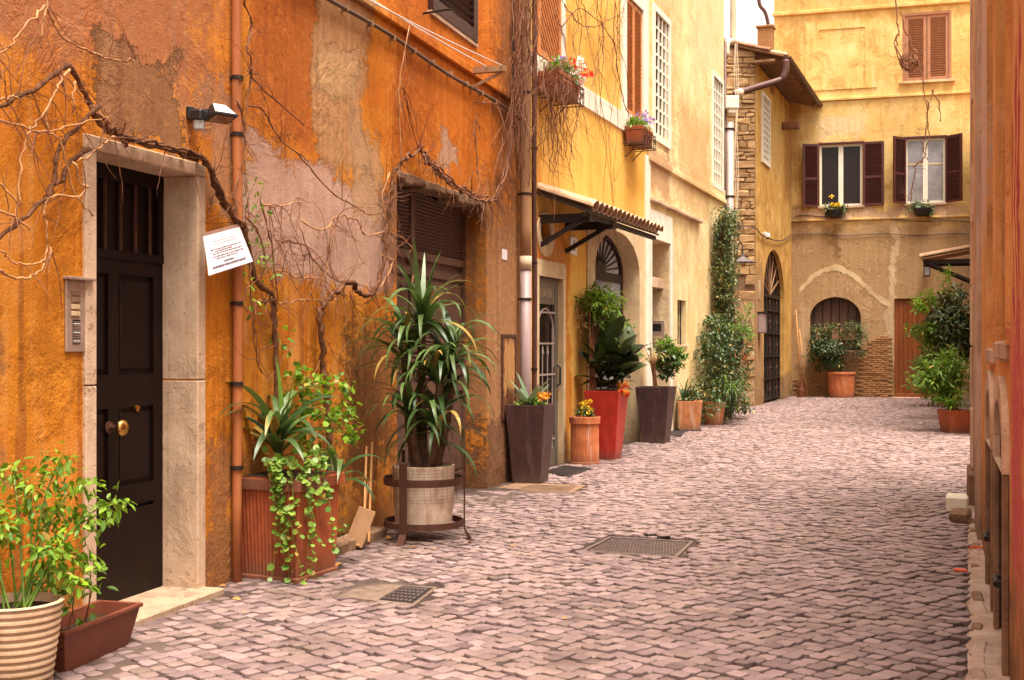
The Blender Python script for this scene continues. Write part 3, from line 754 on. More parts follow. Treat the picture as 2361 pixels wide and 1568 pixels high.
# arched doorway
pl = MB().plate(rect(ar0-.36, ar1+.30, .0, 3.62), [arch(ar0+.003, ar1-.003, .0, arz, arr-.003)], -.022, .0, [.255])
pl.build('arch_surround', M['stone_cream'], yellow)
ya = .26
ag = MB(); ag.plate(arch(ar0-.02, ar1+.02, 0, arz, arr), [arch(ar0+.1, ar1-.1, .12, arz-.12, .001, 4), arch(ar0+.1, ar1-.1, arz+.02, arz+.03, arr-.1)], ya, ya+.05)
agd = ag.build('arched_door', M['iron'], yellow); tag(agd, 'arched iron door with sunburst fanlight and white barred grille')
MB().plate(arch(ar0, ar1, arz-.02, arz+.02, arr-.03), [], ya+.045, ya+.06).build('fanlight', M['grey_plastic'], agd)
MB().box(ar0, ar1, ya+.10, ya+.12, 0, arz).build('backing', M['void'], agd)
cxa = (ar0+ar1)/2
for k in range(1, 14):
    t = math.pi*k/14; MB().bar((cxa+.28*math.cos(t), ya+.02, arz+.02+.16*math.sin(t)), (cxa+(ar1-ar0)/2*.95*math.cos(t), ya+.02, arz+.02+(arr-.06)*math.sin(t)), .022).build('fan_spoke', M['iron'], agd)
MB().prism([(cxa+.28*math.cos(math.pi*k/12), arz+.01+.16*math.sin(math.pi*k/12)) for k in range(13)], ya+.01, ya+.04).build('fan_hub', M['iron'], agd)
for k in range(22):
    xx = ar0+.13+(ar1-ar0-.26)*k/21; MB().tube([(xx, ya+.03, .12), (xx, ya+.03, arz-.12)], .016, 6).build('grille_bar', M['grey_plastic'], agd)
for zz in (.9, 1.75): MB().box(ar0+.1, ar1-.1, ya+.005, ya+.02, zz-.02, zz+.02).build('grille_rail', M['iron'], agd)
# pale pilaster between the two houses, sill band, window surrounds
pz1 = B.sz(1492, 360)[1]
MB().box(B.s(1486), B.s(1496), -.03, .02, .02, pz1).build('pilaster', M['white_paint'], yellow)
MB().cbox(.05, bw0-.26, -.03, .01, 4.94, 5.22, .004).build('sill_band', M['white_paint'], yellow)
MB().plate(rect(bw0-.25, bw1+.30, 4.94, 7.5), [rect(bw0, bw1, 5.26, 7.12)], -.035, .01).build('window_surround', M['white_paint'], yellow)
hw = (bw1-bw0)/2
for k in (0, 1): louvre(yellow, bw0+k*hw+.004, bw0+(k+1)*hw-.004, 5.28, 7.1, .04, M['shutter_tan'], .066, .07, .04)
# lattice window near the drainpipe
lat = MB(); 
lo = MB().plate(rect(lw0-.02, lw1+.02, 5.24, 7.32), [rect(lw0+.06, lw1-.06, 5.32, 7.24)], -.03, .02).build('lattice_window', M['shutter_tan'], yellow)
k = 0.0
W_, H_ = lw1-lw0-.12, 1.92
for sgn in (1, -1):
    c = -H_
    while c < W_:
        x0_, z0_ = max(0, c), 0
        p0 = (c, 0); p1 = (c+H_, H_)
        xa = max(0, c); za = xa-c; xb = min(W_, c+H_); zb = xb-c
        if xb-xa > .02:
            if sgn < 0: xa, xb = W_-xa, W_-xb
            MB().bar((lw0+.06+xa, -.01+sgn*.006, 5.32+za), (lw0+.06+xb, -.01+sgn*.006, 5.32+zb), .032).build('lattice_strip', M['shutter_tan'], lo)
        c += .115
MB().box(lw0, lw1, .06, .08, 5.26, 7.3).build('backing', M['void'], lo)
MB().cbox(lw1+.03, lw1+.22, -.03, .01, 5.22, 7.6, .004).build('window_jamb', M['white_paint'], yellow)

# ===== cream house
c_n0, c_n1 = B.s(1500), B.s(1543); cnz = 3.42
cw = [(B.s(1507), B.s(1540), 5.24, 7.34), (B.s(1643), B.s(1664), 5.05, 7.28)]
cs0, cs1 = B.s(1562), B.s(1582)
sC1 = bY(26.3)
M['wallC'] = plaster('cream_plaster', (.80, .62, .34), (.76, .53, .24), [
    patch(B, 1480, 325, 1546, 462, (.50, .285, .15), .7, .85, 5, -.3, (.40, .20, .10)),
    patch(B, 1500, -60, 1560, 330, (.66, .385, .17), .8, .7, 3, -.2),
    patch(B, 1560, 250, 1640, 500, (.62, .38, .16), 1.0, .7, 4, -.2),
    patch(B, 1590, -100, 1680, 200, (.80, .62, .36), .6, .6, 3, 0),
    patch(B, 1497, 520, 1560, 1050, (.70, .52, .34), .3, .7, 5, 0),
  ], [((.56, .33, .13), .45, .53, .7), ((.82, .68, .44), .5, .47, .32)], [((.80, .66, .42), .60, .6), ((.45, .24, .09), .69, .6)], ((.35, .22, .12), .4, .6), .010)
cream, wC = facade('cream_house', 'pale cream house with tall white barred windows and stained plaster', B, sBC+.004, sC1, 9.6,
    [(rect(c_n0, c_n1, -.05, cnz), .62), (rect(*cw[0]), .3), (rect(*cw[1]), .3), (rect(cs0, cs1, 1.60, 2.44), .28)], M['wallC'], 4.0)
MB().cbox(sBC+.02, sC1+.03, -.06, .01, 4.70, 4.80, .01).cbox(sBC+.02, sC1+.02, -.03, .01, 4.80, 5.0, .004).build('string_course', M['wallC'], cream)
MB().cbox(B.s(1494), B.s(1612), -.09, .01, 4.03, 4.09, .008).build('ledge', M['stone'], cream)
for (a, b, z0, z1) in cw:
    w = MB().plate(rect(a-.10, b+.10, z0-.12, z1+.1), [rect(a, b, z0, z1)], -.035, .01).build('barred_window', M['white_paint'], cream)
    MB().box(a, b, .12, .14, z0, z1).build('pane', M['void'], w)
    for k in range(4):
        xx = a+(b-a)*(k+.5)/4; MB().box(xx-.022, xx+.022, .0, .03, z0, z1).build('window_bar', M['white_frame'], w)
    for k in range(1, 9):
        zz = z0+(z1-z0)*k/9; MB().box(a, b, .006, .024, zz-.018, zz+.018).build('window_bar', M['white_frame'], w)
MB().plate(rect(c_n0-.16, c_n1+.14, .0, 3.9), [rect(c_n0, c_n1, .0, cnz)], -.03, .005).build('entrance_surround', M['white_paint'], cream)
ntz = B.sz(1515, 648)[1]
ent = MB().box(c_n0, c_n1, .5, .55, 0, cnz); 
eo = ent.build('entrance_door', M['dark_wood'], cream)
MB().cbox(c_n0, c_n1, .10, .5, ntz-.1, ntz+.08, .01).build('transom_beam', M['stone'], eo)
MB().box(c_n0, c_n1, .42, .44, ntz+.08, cnz).build('pane', M['wood'], eo)
for k in range(4):
    xx = c_n0+(c_n1-c_n0)*(k+.5)/4; MB().tube([(xx, .36, ntz+.08), (xx, .36, cnz)], .012, 5).build('window_bar', M['iron'], eo)
for k in range(3):
    zz = ntz+.08+(cnz-ntz-.08)*(k+.5)/3; MB().tube([(c_n0, .365, zz), (c_n1, .365, zz)], .009, 5).build('window_bar', M['iron'], eo)
sw = MB().box(cs0, cs1, .2, .22, 1.6, 2.44).build('small_window', M['void'], cream)
for k in range(3):
    xx = cs0+(cs1-cs0)*(k+.5)/3; MB().tube([(xx, .08, 1.6), (xx, .08, 2.44)], .012, 5).build('window_bar', M['iron'], sw)
MB().tube([(cs0+.1, .08, 1.8), (cs0+.3, .08, 2.0), (cs0+.5, .08, 2.3)], .01, 5).build('window_bar', M['iron'], sw)
MB().cbox(cs0-.04, cs1+.04, -.03, .2, 1.55, 1.60, .006).build('sill', M['stone'], sw)
# ===== stone cottage at the bend
D = WD
gy0, gy1 = D.s(1761), D.s(1808); gz = D.sz(1787, 683)[1]; gtop = D.sz(1787, 577)[1]
dw0, dw1 = D.s(1756), D.s(1772); dwz0, dwz1 = D.sz(1764, 372)[1], D.sz(1764, 228)[1]
M['wallD'] = plaster('ochre_plaster', (.66, .40, .12), (.56, .30, .075), [
    patch(D, 1740, 600, 1760, 950, (.42, .25, .13), .7, .9, 5, -.4),
    patch(D, 1806, 230, 1830, 480, (.40, .19, .055), .6, .9, 4, -.2),
    patch(D, 1745, 860, 1830, 940, (.36, .21, .11), .8, .9, 4, -.5),
    patch(D, 1772, 250, 1806, 420, (.60, .40, .15), .8, .6, 3, 0),
  ], [((.40, .22, .07), .5, .52, .68)], [((.70, .50, .24), .64, .6)], ((.28, .16, .09), .5, .7), .014)
EAVE = 8.86
cottage, wD = facade('stone_cottage', 'narrow rubble stone and ochre house with tiled eave and iron gate at the bend', D, 0.0, 6.62, EAVE+.05,
    [(arch(gy0, gy1, -.05, gz, gtop-gz), .5), (rect(dw0, dw1, dwz0, dwz1), .25)], M['wallD'], 2.6)
front = MB().box(-1.75, -.002, 0, .3, -.05, EAVE+.42).build('stone_front', M['kerb'], cottage, (0, 0, 0), -D.rz)
tag(front, 'end wall of rough uneven rubble blocks')
# single stones
rs = random.Random(21); z = .02; cnt = 0
while z < EAVE+.3:
    h = rs.uniform(.09, .22) if z > 3.6 else rs.uniform(.12, .30)
    x = -1.74
    while x < -.03:
        w = min(rs.uniform(.12, .44), -.02-x)
        if -.02-(x+w) < .12: w = -.02-x
        if not (z < 3.2 and rs.random() < .45) and not (-1.34 < x+w/2 < -.55 and 1.45 < z+h/2 < 2.2):
            c = .02; b = MB(); pr = rs.uniform(.02, .055)
            b.cbox(x+.010, x+w-.010, -pr, .02, z+.010, z+h-.010, .018)
            b.v = [(p[0]+rs.uniform(-.022, .022), p[1]+rs.uniform(-.018, .012), p[2]+rs.uniform(-.022, .022)) for p in b.v]
            b.build('stone', M['rubble'], front); cnt += 1
        x += w
    z += h
M['render_d'] = plaster('pinkish_render', (.50, .33, .20), (.40, .23, .12), (), [((.3, .17, .09), .5, .5, .7)], [((.62, .46, .30), .6, .7)], None, .02)
MB().box(-1.74, -.03, -.024, .0, 0, 2.9).build('render_patch', M['render_d'], front)
# little barred window in the stone front
wx0, wx1 = (1687-U0)/F*30.8-6.29, (1711-U0)/F*30.8-6.29; wz0, wz1 = CAMH-(800-V0)/F*30.8, CAMH-(750-V0)/F*30.8
lw = MB().plate(arch(wx0-.02, wx1+.02, wz0-.02, wz1-.10, .13), [arch(wx0+.03, wx1-.03, wz0+.03, wz1-.12, .09)], -.075, -.03).build('vent_window', M['iron'], front)
MB().box(wx0+.02, wx1-.02, -.05, -.04, wz0+.02, wz1-.06).build('backing', M['void'], lw)
for k in range(3): MB().tube([(wx0+(wx1-wx0)*(k+1)/4, -.065, wz0), (wx0+(wx1-wx0)*(k+1)/4, -.065, wz1)], .01, 5).build('window_bar', M['iron'], lw)
# gate
gg = MB(); yg = .12
gw = (gy1-gy0)
for k in range(4):
    xx = gy0+.03+(gw-.06)*k/3; gg.box(xx-.035, xx+.035, yg, yg+.05, .04, gz)
for zz in (.05, .62*1, 1.25, 1.9, 2.55, gz-.04): gg.box(gy0, gy1, yg+.004, yg+.046, zz, zz+.05)
gate = gg.build('gate', M['iron'], cottage); tag(gate, 'dark wrought iron gate with scroll panels under a barred arch')
MB().box(gy0, gy1, yg+.05, yg+.07, .0, gz).build('backing', M['void'], gate)
sm = MB()
for sg in (1, -1):
    sm.tube([(sg*(.012+.07*math.sin(t*.9)), 0, -.24+.48*t/6) for t in [q*.5 for q in range(13)]], .011, 5)
sm.lathe([(.005, -.05), (.04, 0), (.005, .05)], 8)
smm = sm.mesh('scroll'); smm.materials.append(M['rust'])
for k in range(3):
    for zz in (.36, .96, 1.6, 2.25, 2.82): inst('scroll', smm, gate, (gy0+.03+(gw-.06)*(k+.5)/3, yg+.01, zz))
fan = MB().plate(arch(gy0, gy1, gz, gz+.02, gtop-gz-.02), [arch(gy0+.06, gy1-.06, gz+.05, gz+.06, gtop-gz-.10)], yg, yg+.04).build('fan_grille', M['iron'], cottage)
MB().box(gy0, gy1, yg+.08, yg+.1, gz, gtop).build('backing', M['void'], fan)
cg = (gy0+gy1)/2
for k in range(1, 8):
    t = math.pi*k/8; MB().bar((cg, yg+.01, gz+.03), (cg+gw*.47*math.cos(t), yg+.01, gz+.03+(gtop-gz-.06)*math.sin(t)), .03).build('fan_spoke', M['wood'], fan)
w = MB().plate(rect(dw0-.09, dw1+.09, dwz0-.1, dwz1+.09), [rect(dw0, dw1, dwz0, dwz1)], -.05, .01).build('barred_window', M['white_paint'], cottage)
MB().box(dw0, dw1, .1, .12, dwz0, dwz1).build('pane', M['door_brown'], w)
for k in range(4):
    xx = dw0+(dw1-dw0)*(k+.5)/4; MB().box(xx-.025, xx+.025, -.03, .0, dwz0, dwz1).build('window_bar', M['white_frame'], w)
for k in range(1, 10):
    zz = dwz0+(dwz1-dwz0)*k/10; MB().box(dw0, dw1, -.026, -.004, zz-.02, zz+.02).build('window_bar', M['white_frame'], w)
# roof
OV = .78; sl = .30
def rp(s, n, up=0): return Vector((s, -n, EAVE+.06+(OV-n)*sl+up))
r = MB(); 
a0_, a1_ = -.25, 6.9
vsx = [rp(a0_, OV-.02), rp(a1_, OV-.02), rp(a1_, -2.6), rp(a0_-.0, -2.6)]
r.add(vsx+[p+Vector((0, 0, .05)) for p in vsx], [(0,1,2,3), (7,6,5,4), (0,1,5,4), (1,2,6,5), (2,3,7,6), (3,0,4,7)])
roof = r.build('roof', M['wood'], cottage)
def tile_mesh(name, L, r0, r1, mat, th=.014, n=8):
    m = MB(); vs = []
    for (x, rr) in ((0, r0), (L, r1)):
        for t in (0, 1):
            for k in range(n+1):
                a = math.pi*k/n; q = rr-t*th; vs.append((q*math.cos(a), x, q*math.sin(a)*.75))
    st = n+1; fs = []
    for k in range(n):
        fs += [(k, k+1, 2*st+k+1, 2*st+k), (st+k+1, st+k, 3*st+k, 3*st+k+1), (k, st+k, st+k+1, k+1), (2*st+k, 2*st+k+1, 3*st+k+1, 3*st+k)]
    fs += [(0, 2*st, 3*st, st), (n, st+n, 3*st+n, 2*st+n)]
    m.add(vs, fs); me = m.mesh(name); me.materials.append(mat); return me
tmA = tile_mesh('roof_tile', .46, .105, .085, M['rooftile']); tmB = tile_mesh('roof_tile', .46, .105, .085, M['rooftile_pale'])
rt = random.Random(2)
pitch = math.atan(sl)
for c in range(34):
    for q in range(3):
        s_ = a0_+.10+c*.205; n_ = OV+.04-q*.40
        o = inst('roof_tile', tmA if rt.random() < .6 else tmB, roof, rp(s_, n_, .05+q*.004), (pitch, 0, rt.uniform(-.03, .03)))
for q in range(5):      # verge tiles up the gable end
    n_ = OV-.36-q*.40; inst('roof_tile', tmA, roof, rp(a0_+.02, n_, .075), (pitch, 0, rt.uniform(-.04, .04)))
for k in range(15):
    s_ = .1+k*.45
    MB().add([rp(s_, OV-.06, -.02), rp(s_+.09, OV-.06, -.02), rp(s_+.09, -.1, -.02), rp(s_, -.1, -.02), rp(s_, OV-.06, -.13), rp(s_+.09, OV-.06, -.13), rp(s_+.09, -.1, -.13), rp(s_, -.1, -.13)],
             [(0,1,2,3), (7,6,5,4), (0,1,5,4), (1,2,6,5), (2,3,7,6), (3,0,4,7)]).build('rafter', M['wood'], roof)
MB().box(a0_+.03, .05, -OV+.25, -.0, EAVE-.02, EAVE+.04).build('eave_board', M['wood'], roof)
gt = MB(); ng = 8
for k in range(ng):
    a, b = math.pi+math.pi*k/ng, math.pi+math.pi*(k+1)/ng
    for rr in (.085, .075):
        gt.poly([(a0_-.05, -OV-.07+rr*math.cos(a), EAVE+.06+rr*math.sin(a)), (a1_-.35, -OV-.07+rr*math.cos(a), EAVE+.06+rr*math.sin(a)), (a1_-.35, -OV-.07+rr*math.cos(b), EAVE+.06+rr*math.sin(b)), (a0_-.05, -OV-.07+rr*math.cos(b), EAVE+.06+rr*math.sin(b))])
gut = gt.build('gutter', M['pipe_brown'], roof)
# chimney
cp = at(1766, 92, 33.2); lc = Matrix.Rotation(-D.rz, 4, 'Z')@(cp-D.o)
ch = MB().cbox(-.2, .2, -.2, .2, -1.5, .3, .02).cbox(-.24, .24, -.24, .24, .3, .36, .01).build('chimney', M['brick'], roof, lc)
# pipe from gutter back to the cream house
pb = [at(1812, 138, 30.2), at(1812, 160, 30.2), at(1806, 178, 30.2), at(1795, 186, 30.2), at(1745, 201, 30.0), at(1694, 217, 29.7)]
gp = thing('gutter_pipe', 'thick brown gutter pipe crossing the stone front below the eave', 'pipe', pb[0])
MB().tube([p-pb[0] for p in catmull(pb, 4)], .085, 12).build('pipe', M['pipe_brown'], gp, smooth=True)
MB().tube([pb[-1]-pb[0]+(pb[-2]-pb[-1]).normalized()*.22, pb[-1]-pb[0]], .10, 12).build('collar', M['pipe_cream'], gp, smooth=True)
fl = [at(1748, -20, 33.5), at(1752, 12, 33.5), at(1764, 28, 33.5), at(1772, 60, 33.5), at(1780, 120, 33.5)]
tag(MB().tube(catmull(fl, 4), .05, 8).build('flue_pipe', M['pipe_brown'], smooth=True), 'thin bent metal flue rising against the white sky above the cottage roof', 'pipe')

# ===== end house closing the view
E = WE
ew = [(1890, 332, 1988, 475), (2088, 318, 2180, 468)]
def er(u0, v0, u1, v1): 
    um = (u0+u1)/2
    return (E.s(u0), E.s(u1), E.sz(um, v1)[1], E.sz(um, v0)[1])
W1, W2 = er(*ew[0]), er(*ew[1]); TS = er(2083, 30, 2192, 186); DR = er(2062, 688, 2180, 923); NI = er(1868, 685, 1985, 800)
zled = E.sz(2030, 503)[1]
M['wallE'] = plaster('ochre_yellow_plaster', (.77, .53, .215), (.71, .425, .13), [
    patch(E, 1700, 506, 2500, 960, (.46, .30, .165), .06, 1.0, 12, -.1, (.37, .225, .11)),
    patch(E, 1880, 262, 2000, 318, (.78, .58, .33), 1.0, .8, 4, -.2),
    patch(E, 1790, 30, 1850, 460, (.60, .30, .08), .8, .7, 3, 0),
    patch(E, 2190, 60, 2260, 300, (.72, .36, .12), .8, .6, 3, 0),
    patch(E, 2052, 505, 2071, 690, (.72, .52, .32), .25, .95, 10, .2),
    patch(E, 1822, 470, 1870, 560, (.30, .165, .08), .8, .8, 3, 0),
    patch(E, 1918, 505, 1940, 600, (.26, .13, .055), .8, .7, 3, 0),
    patch(E, 1990, 520, 2052, 600, (.52, .34, .17), 1.0, .7, 4, 0),
    patch(E, 2040, 670, 2066, 850, (.62, .44, .27), .9, .9, 6, -.3),
    patch(E, 1840, 690, 1866, 850, (.58, .40, .24), 1.0, .9, 5, -.3),
    patch(E, 1835, 830, 2062, 925, (.30, .17, .085), .35, .95, 6, -.8),
    patch(E, 1835, 478, 2230, 506, (.70, .46, .30), .5, .9, 8, 0),
  ], [((.48, .26, .07), .35, .53, .7), ((.80, .62, .33), .4, .46, .33)], [((.78, .60, .36), .655, .7)], None, .014)
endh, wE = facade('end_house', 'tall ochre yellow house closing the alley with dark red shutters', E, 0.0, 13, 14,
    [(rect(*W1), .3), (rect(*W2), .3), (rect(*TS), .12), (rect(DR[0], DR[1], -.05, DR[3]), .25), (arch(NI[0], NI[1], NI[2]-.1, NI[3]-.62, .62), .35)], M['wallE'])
for wi, (a, b, z0, z1) in enumerate((W1, W2)):
    w = MB().plate(rect(a, b, z0, z1), [rect(a+.06, (a+b)/2-.07, z0+.07, z1-.07), rect((a+b)/2+.07, b-.06, z0+.07, z1-.07)], .08, .13).build('window', M['white_frame'], endh)
    MB().box(a+.04, b-.04, .11, .115, z0+.05, z1-.05).build('pane', M['pane'] if wi == 0 else M['pane_grey'], w)
    MB().cbox(a-.06, b+.06, -.09, .08, z0-.07, z0, .006).build('sill', M['stone'], w)
    MB().cbox(a-.05, b+.05, -.03, .05, z1, z1+.06, .006).build('head', M['shutter'], w)
    if wi == 1:      # things seen in the glass: pale blind frames
        MB().box(a+.52, a+.56, .100, .106, z0+.1, z0+1.1).build('curtain_edge', M['shutter_tan'], w)
        MB().box(a+.08, b-.08, .100, .107, z0+1.15, z0+1.2).build('curtain_edge', M['stone_cream'], w)
hw = .53
za, zb = W1[2]-.02, W1[3]+.02
louvre(endh, W1[0]-hw, W1[0]-.02, za, zb, -.03, M['shutter'], .05, .07, .045, (za+(zb-za)*.45,), .6, 'shutter_leaf', None, R(18), (W1[0]-.02, -.03))
louvre(endh, W1[1]+.02, W1[1]+.63, za, zb, -.03, M['shutter'], .05, .07, .045, (za+(zb-za)*.45,), .6, 'shutter_leaf', None, R(-4), (W1[1]+.02, -.03))
za, zb = W2[2]-.02, W2[3]+.02
louvre(endh, W2[0]-.6, W2[0]-.02, za, zb, -.03, M['shutter'], .05, .07, .045, (za+(zb-za)*.45,), .6, 'shutter_leaf', None, R(52), (W2[0]-.02, -.03))
louvre(endh, W2[1]+.02, W2[1]+.62, za, zb, -.03, M['shutter'], .05, .07, .045, (za+(zb-za)*.45,), .6, 'shutter_leaf', None, R(-46), (W2[1]+.02, -.03))
hm = (TS[0]+TS[1])/2
for a, b in ((TS[0]+.05, hm-.01), (hm+.01, TS[1]-.05)): louvre(endh, a, b, TS[2]+.03, TS[3]-.05, .07, M['shutter_pink'], .07, .09, .05)
MB().plate(rect(TS[0]-.02, TS[1]+.02, TS[2]-.0, TS[3]+.03), [rect(TS[0]+.045, TS[1]-.045, TS[2]+.03, TS[3]-.045)], -.015, .03).build('window_frame', M['shutter_pink'], endh)
MB().cbox(TS[0]-.12, TS[1]+.12, -.1, .1, TS[2]-.07, TS[2]-.001, .006).build('sill', M['stone_cream'], endh)
bo = er(1857, 48, 2021, 206); bi = er(1887, 66, 1995, 196)
MB().plate(rect(*bo), [rect(*bi)], -.03, .005).build('blind_window_frame', M['wallE'], endh)
zc = E.sz(2060, 221)[1]
MB().cbox(.02, 12.9, -.07, .01, zc-.05, zc+.03, .01).build('string_course', M['wallE'], endh)
MB().cbox(.02, 12.9, -.06, .01, zled-.04, zled+.02, .01).cbox(.02, 12.9, -.025, .01, zled+.02, zled+.40, .004).build('sill_band', M['wallE'], endh)
zc2 = E.sz(2000, 22)[1]
MB().cbox(-.05, 12.9, -.10, .01, zc2-.02, zc2+.10, .02).build('cornice', M['wallE'], endh)
MB().cbox(-.25, 13, -.35, .01, 13.1, 13.3, .02).build('cornice', M['wood'], endh)
# plank door
pd = MB().box(DR[0], DR[1], .1, .12, 0, DR[3]).build('plank_door', M['plank'], endh); tag(pd, 'tall orange brown plank door')
n = 11; pw = (DR[1]-DR[0])/n
for k in range(n): MB().cbox(DR[0]+k*pw+.004, DR[0]+(k+1)*pw-.004, .07, .1, .12, DR[3]-.02, .005).build('plank', M['plank'], pd)
MB().cbox(DR[0]-.0, DR[1]+.0, .05, .1, .02, .13, .006).build('bottom_rail', M['plank'], pd)
MB().cbox(DR[0]-.05, DR[1]+.05, -.25, .1, -.02, .035, .008).build('doorstep', M['stone'], endh)
MB().box(DR[1]-.06, DR[1]+.05, -.03, .06, 0, DR[3]).build('door_post', M['white_paint'], endh)
# niche window with grille
nw = MB().plate(arch(NI[0]+.01, NI[1]-.01, NI[2]-.1, NI[3]-.63, .62), [], .18, .2).build('niche_window', M['door_brown'], endh)
for k in range(6):
    xx = NI[0]+(NI[1]-NI[0])*(k+.5)/6; zt_ = NI[3]-.63+.6*math.sqrt(max(0, 1-((k+.5)/3-1)**2)); MB().tube([(xx, .1, NI[2]-.1), (xx, .1, zt_)], .014, 5).build('window_bar', M['iron'], nw)
for zz in (NI[2]+.15, NI[2]+.62): MB().box(NI[0], NI[1], .085, .105, zz-.015, zz+.015).build('window_bar', M['iron'], nw)
for k in range(3): MB().cbox(NI[0]+.15+k*.42, NI[0]+.5+k*.42, .15, .18, NI[2]+.2, NI[2]+.6, .005).build('pane', M['shutter_pink'], nw)
MB().cbox(NI[0]-.05, NI[1]+.05, -.06, .2, NI[2]-.17, NI[2]-.10, .01).build('sill', M['stone'], endh)
# pale relieving arch scar
pts = [(1843, 668), (1862, 650), (1890, 628), (1925, 618), (1958, 630), (1990, 655), (2015, 680), (2052, 705)]
aw = MB(); cp_ = catmull([E.loc(u, v, .0) for u, v in pts], 5)
rw_ = random.Random(4); top_ = [p+Vector((0, 0, .08+rw_.uniform(-.03, .05))) for p in cp_]; bot_ = [p-Vector((0, 0, .08+rw_.uniform(-.03, .05))) for p in cp_]
for i in range(len(cp_)-1):
    q = [bot_[i], bot_[i+1], top_[i+1], top_[i]]; f_ = [p+Vector((0, -.007, 0)) for p in q]
    aw.add(q+f_, [(4,5,6,7), (0,1,5,4), (3,2,6,7)])
aw.build('arch_scar', M['stone_cream'], endh)
# exposed brickwork, brick by brick
bm_ = MB().cbox(0, .235, -.028, .02, 0, .052, .008).mesh('brick'); bm_.materials.append(M['brick'])
bm2 = MB().cbox(0, .225, -.02, .02, 0, .050, .010).mesh('brick'); bm2.materials.append(M['brick'])
rb = random.Random(8)
def bricks(u0, u1, vtop, vbot, ragged):
    s0, s1 = E.s(u0), E.s(u1); zt = E.sz((u0+u1)/2, vtop)[1]; zb_ = max(.03, E.sz((u0+u1)/2, vbot)[1]); row = 0; z = zb_
    while z < zt+.2:
        x = s0-(.12 if row % 2 else 0)+rb.uniform(-.02, .02)
        while x < s1-.1:
            lim = zt+ragged*math.sin((x-s0)/(s1-s0)*math.pi)-ragged*.5+rb.uniform(-.08, .08)
            if z < lim and x > s0-.13 and x+.235 < s1+.02: inst('brick', bm_ if rb.random() < .6 else bm2, endh, (x, rb.uniform(-.006, .008), z), (rb.uniform(-.03, .03), rb.uniform(-.02, .02), rb.uniform(-.02, .02)))
            x += .25
        z += .064; row += 1
bricks(1989, 2060, 790, 918, .5)
bricks(1838, 1988, 868, 920, .25)

# ===== house hidden behind the right corner, carrying the small canopy
SDE = Plane(13.45, 34.9, -.37, -1)
M['wallS'] = plaster('ochre_side_plaster', (.62, .36, .12), (.52, .27, .08), (), [((.4, .22, .08), .4, .52, .7)], [((.68, .48, .25), .66, .6)], ((.28, .16, .09), .5, .7), .012)
side, wS = facade('side_house', 'ochre house mostly hidden behind the right corner, carrying a tiled canopy', SDE, 0, 15.5, 8.0, [], M['wallS'], 4)
def canopy(root_name, label, W, s0, s1, zw, ze, proj, ntile, beam, tilemat, struts, strut_drop=.55, soffit=True):
    t = thing(root_name, label, 'canopy', W.pt(0), W.rz)
    slope = math.atan2(zw-ze, proj)
    th = .03
    MB().add([(s0, 0, zw-th), (s1, 0, zw-th), (s1, -proj+.02, ze-th), (s0, -proj+.02, ze-th), (s0, 0, zw), (s1, 0, zw), (s1, -proj+.02, ze), (s0, -proj+.02, ze)],
             [(0,1,2,3), (7,6,5,4), (0,1,5,4), (1,2,6,5), (2,3,7,6), (3,0,4,7)]).build('deck', M['wood'] if soffit else beam, t)
    MB().box(s0+.02, s1-.02, -proj+.06, -proj+.13, ze-.085, ze-th-.002).build('front_beam', beam, t)
    L = math.hypot(proj, zw-ze)+.06; pw = (s1-s0)/ntile
    tm = tile_mesh('roof_tile', L, pw*.56, pw*.50, tilemat)
    tu = tile_mesh('roof_tile', L-.03, pw*.5, pw*.46, tilemat)
    for k in range(ntile):
        inst('roof_tile', tm, t, (s0+(k+.5)*pw, -proj-.035, ze+.03+rt.uniform(-.006, .008)), (slope, 0, rt.uniform(-.02, .02)))
        if k < ntile-1: inst('roof_tile', tu, t, (s0+(k+1)*pw, -proj-.005, ze+.062), (-slope, math.pi, 0))
    for s_ in struts:
        MB().box(s_-.032, s_+.032, -proj+.04, .0, zw-.20 if False else ze-.14, ze-.035).build('bracket', beam, t)
        b = MB(); b.bar((s_, -proj+.12, ze-.10), (s_, -.0, ze-strut_drop), .055); b.build('strut', beam, t)
    return t
cs_0, cs_1 = B.s(1240)-.05, (18.25-.71*.36-B.o.y)/B.d.y+.25
canopy('tiled_canopy', 'clay tiled canopy on black timber brackets over the grille door and arch', B, cs_0, cs_1, 3.52, 3.27, .71, 17, M['black_wood'], M['rooftile_pale'], (cs_0+.12, cs_0+1.15), .42, False)
sc0 = (34.9-30.6)/.938
canopy('small_tiled_canopy', 'small tiled canopy with dark timber strut beyond the right corner', SDE, sc0, sc0+1.4, 3.98, 3.76, 1.25, 7, M['black_wood'], M['rooftile_pale'], (sc0+.12, sc0+1.28), .62)

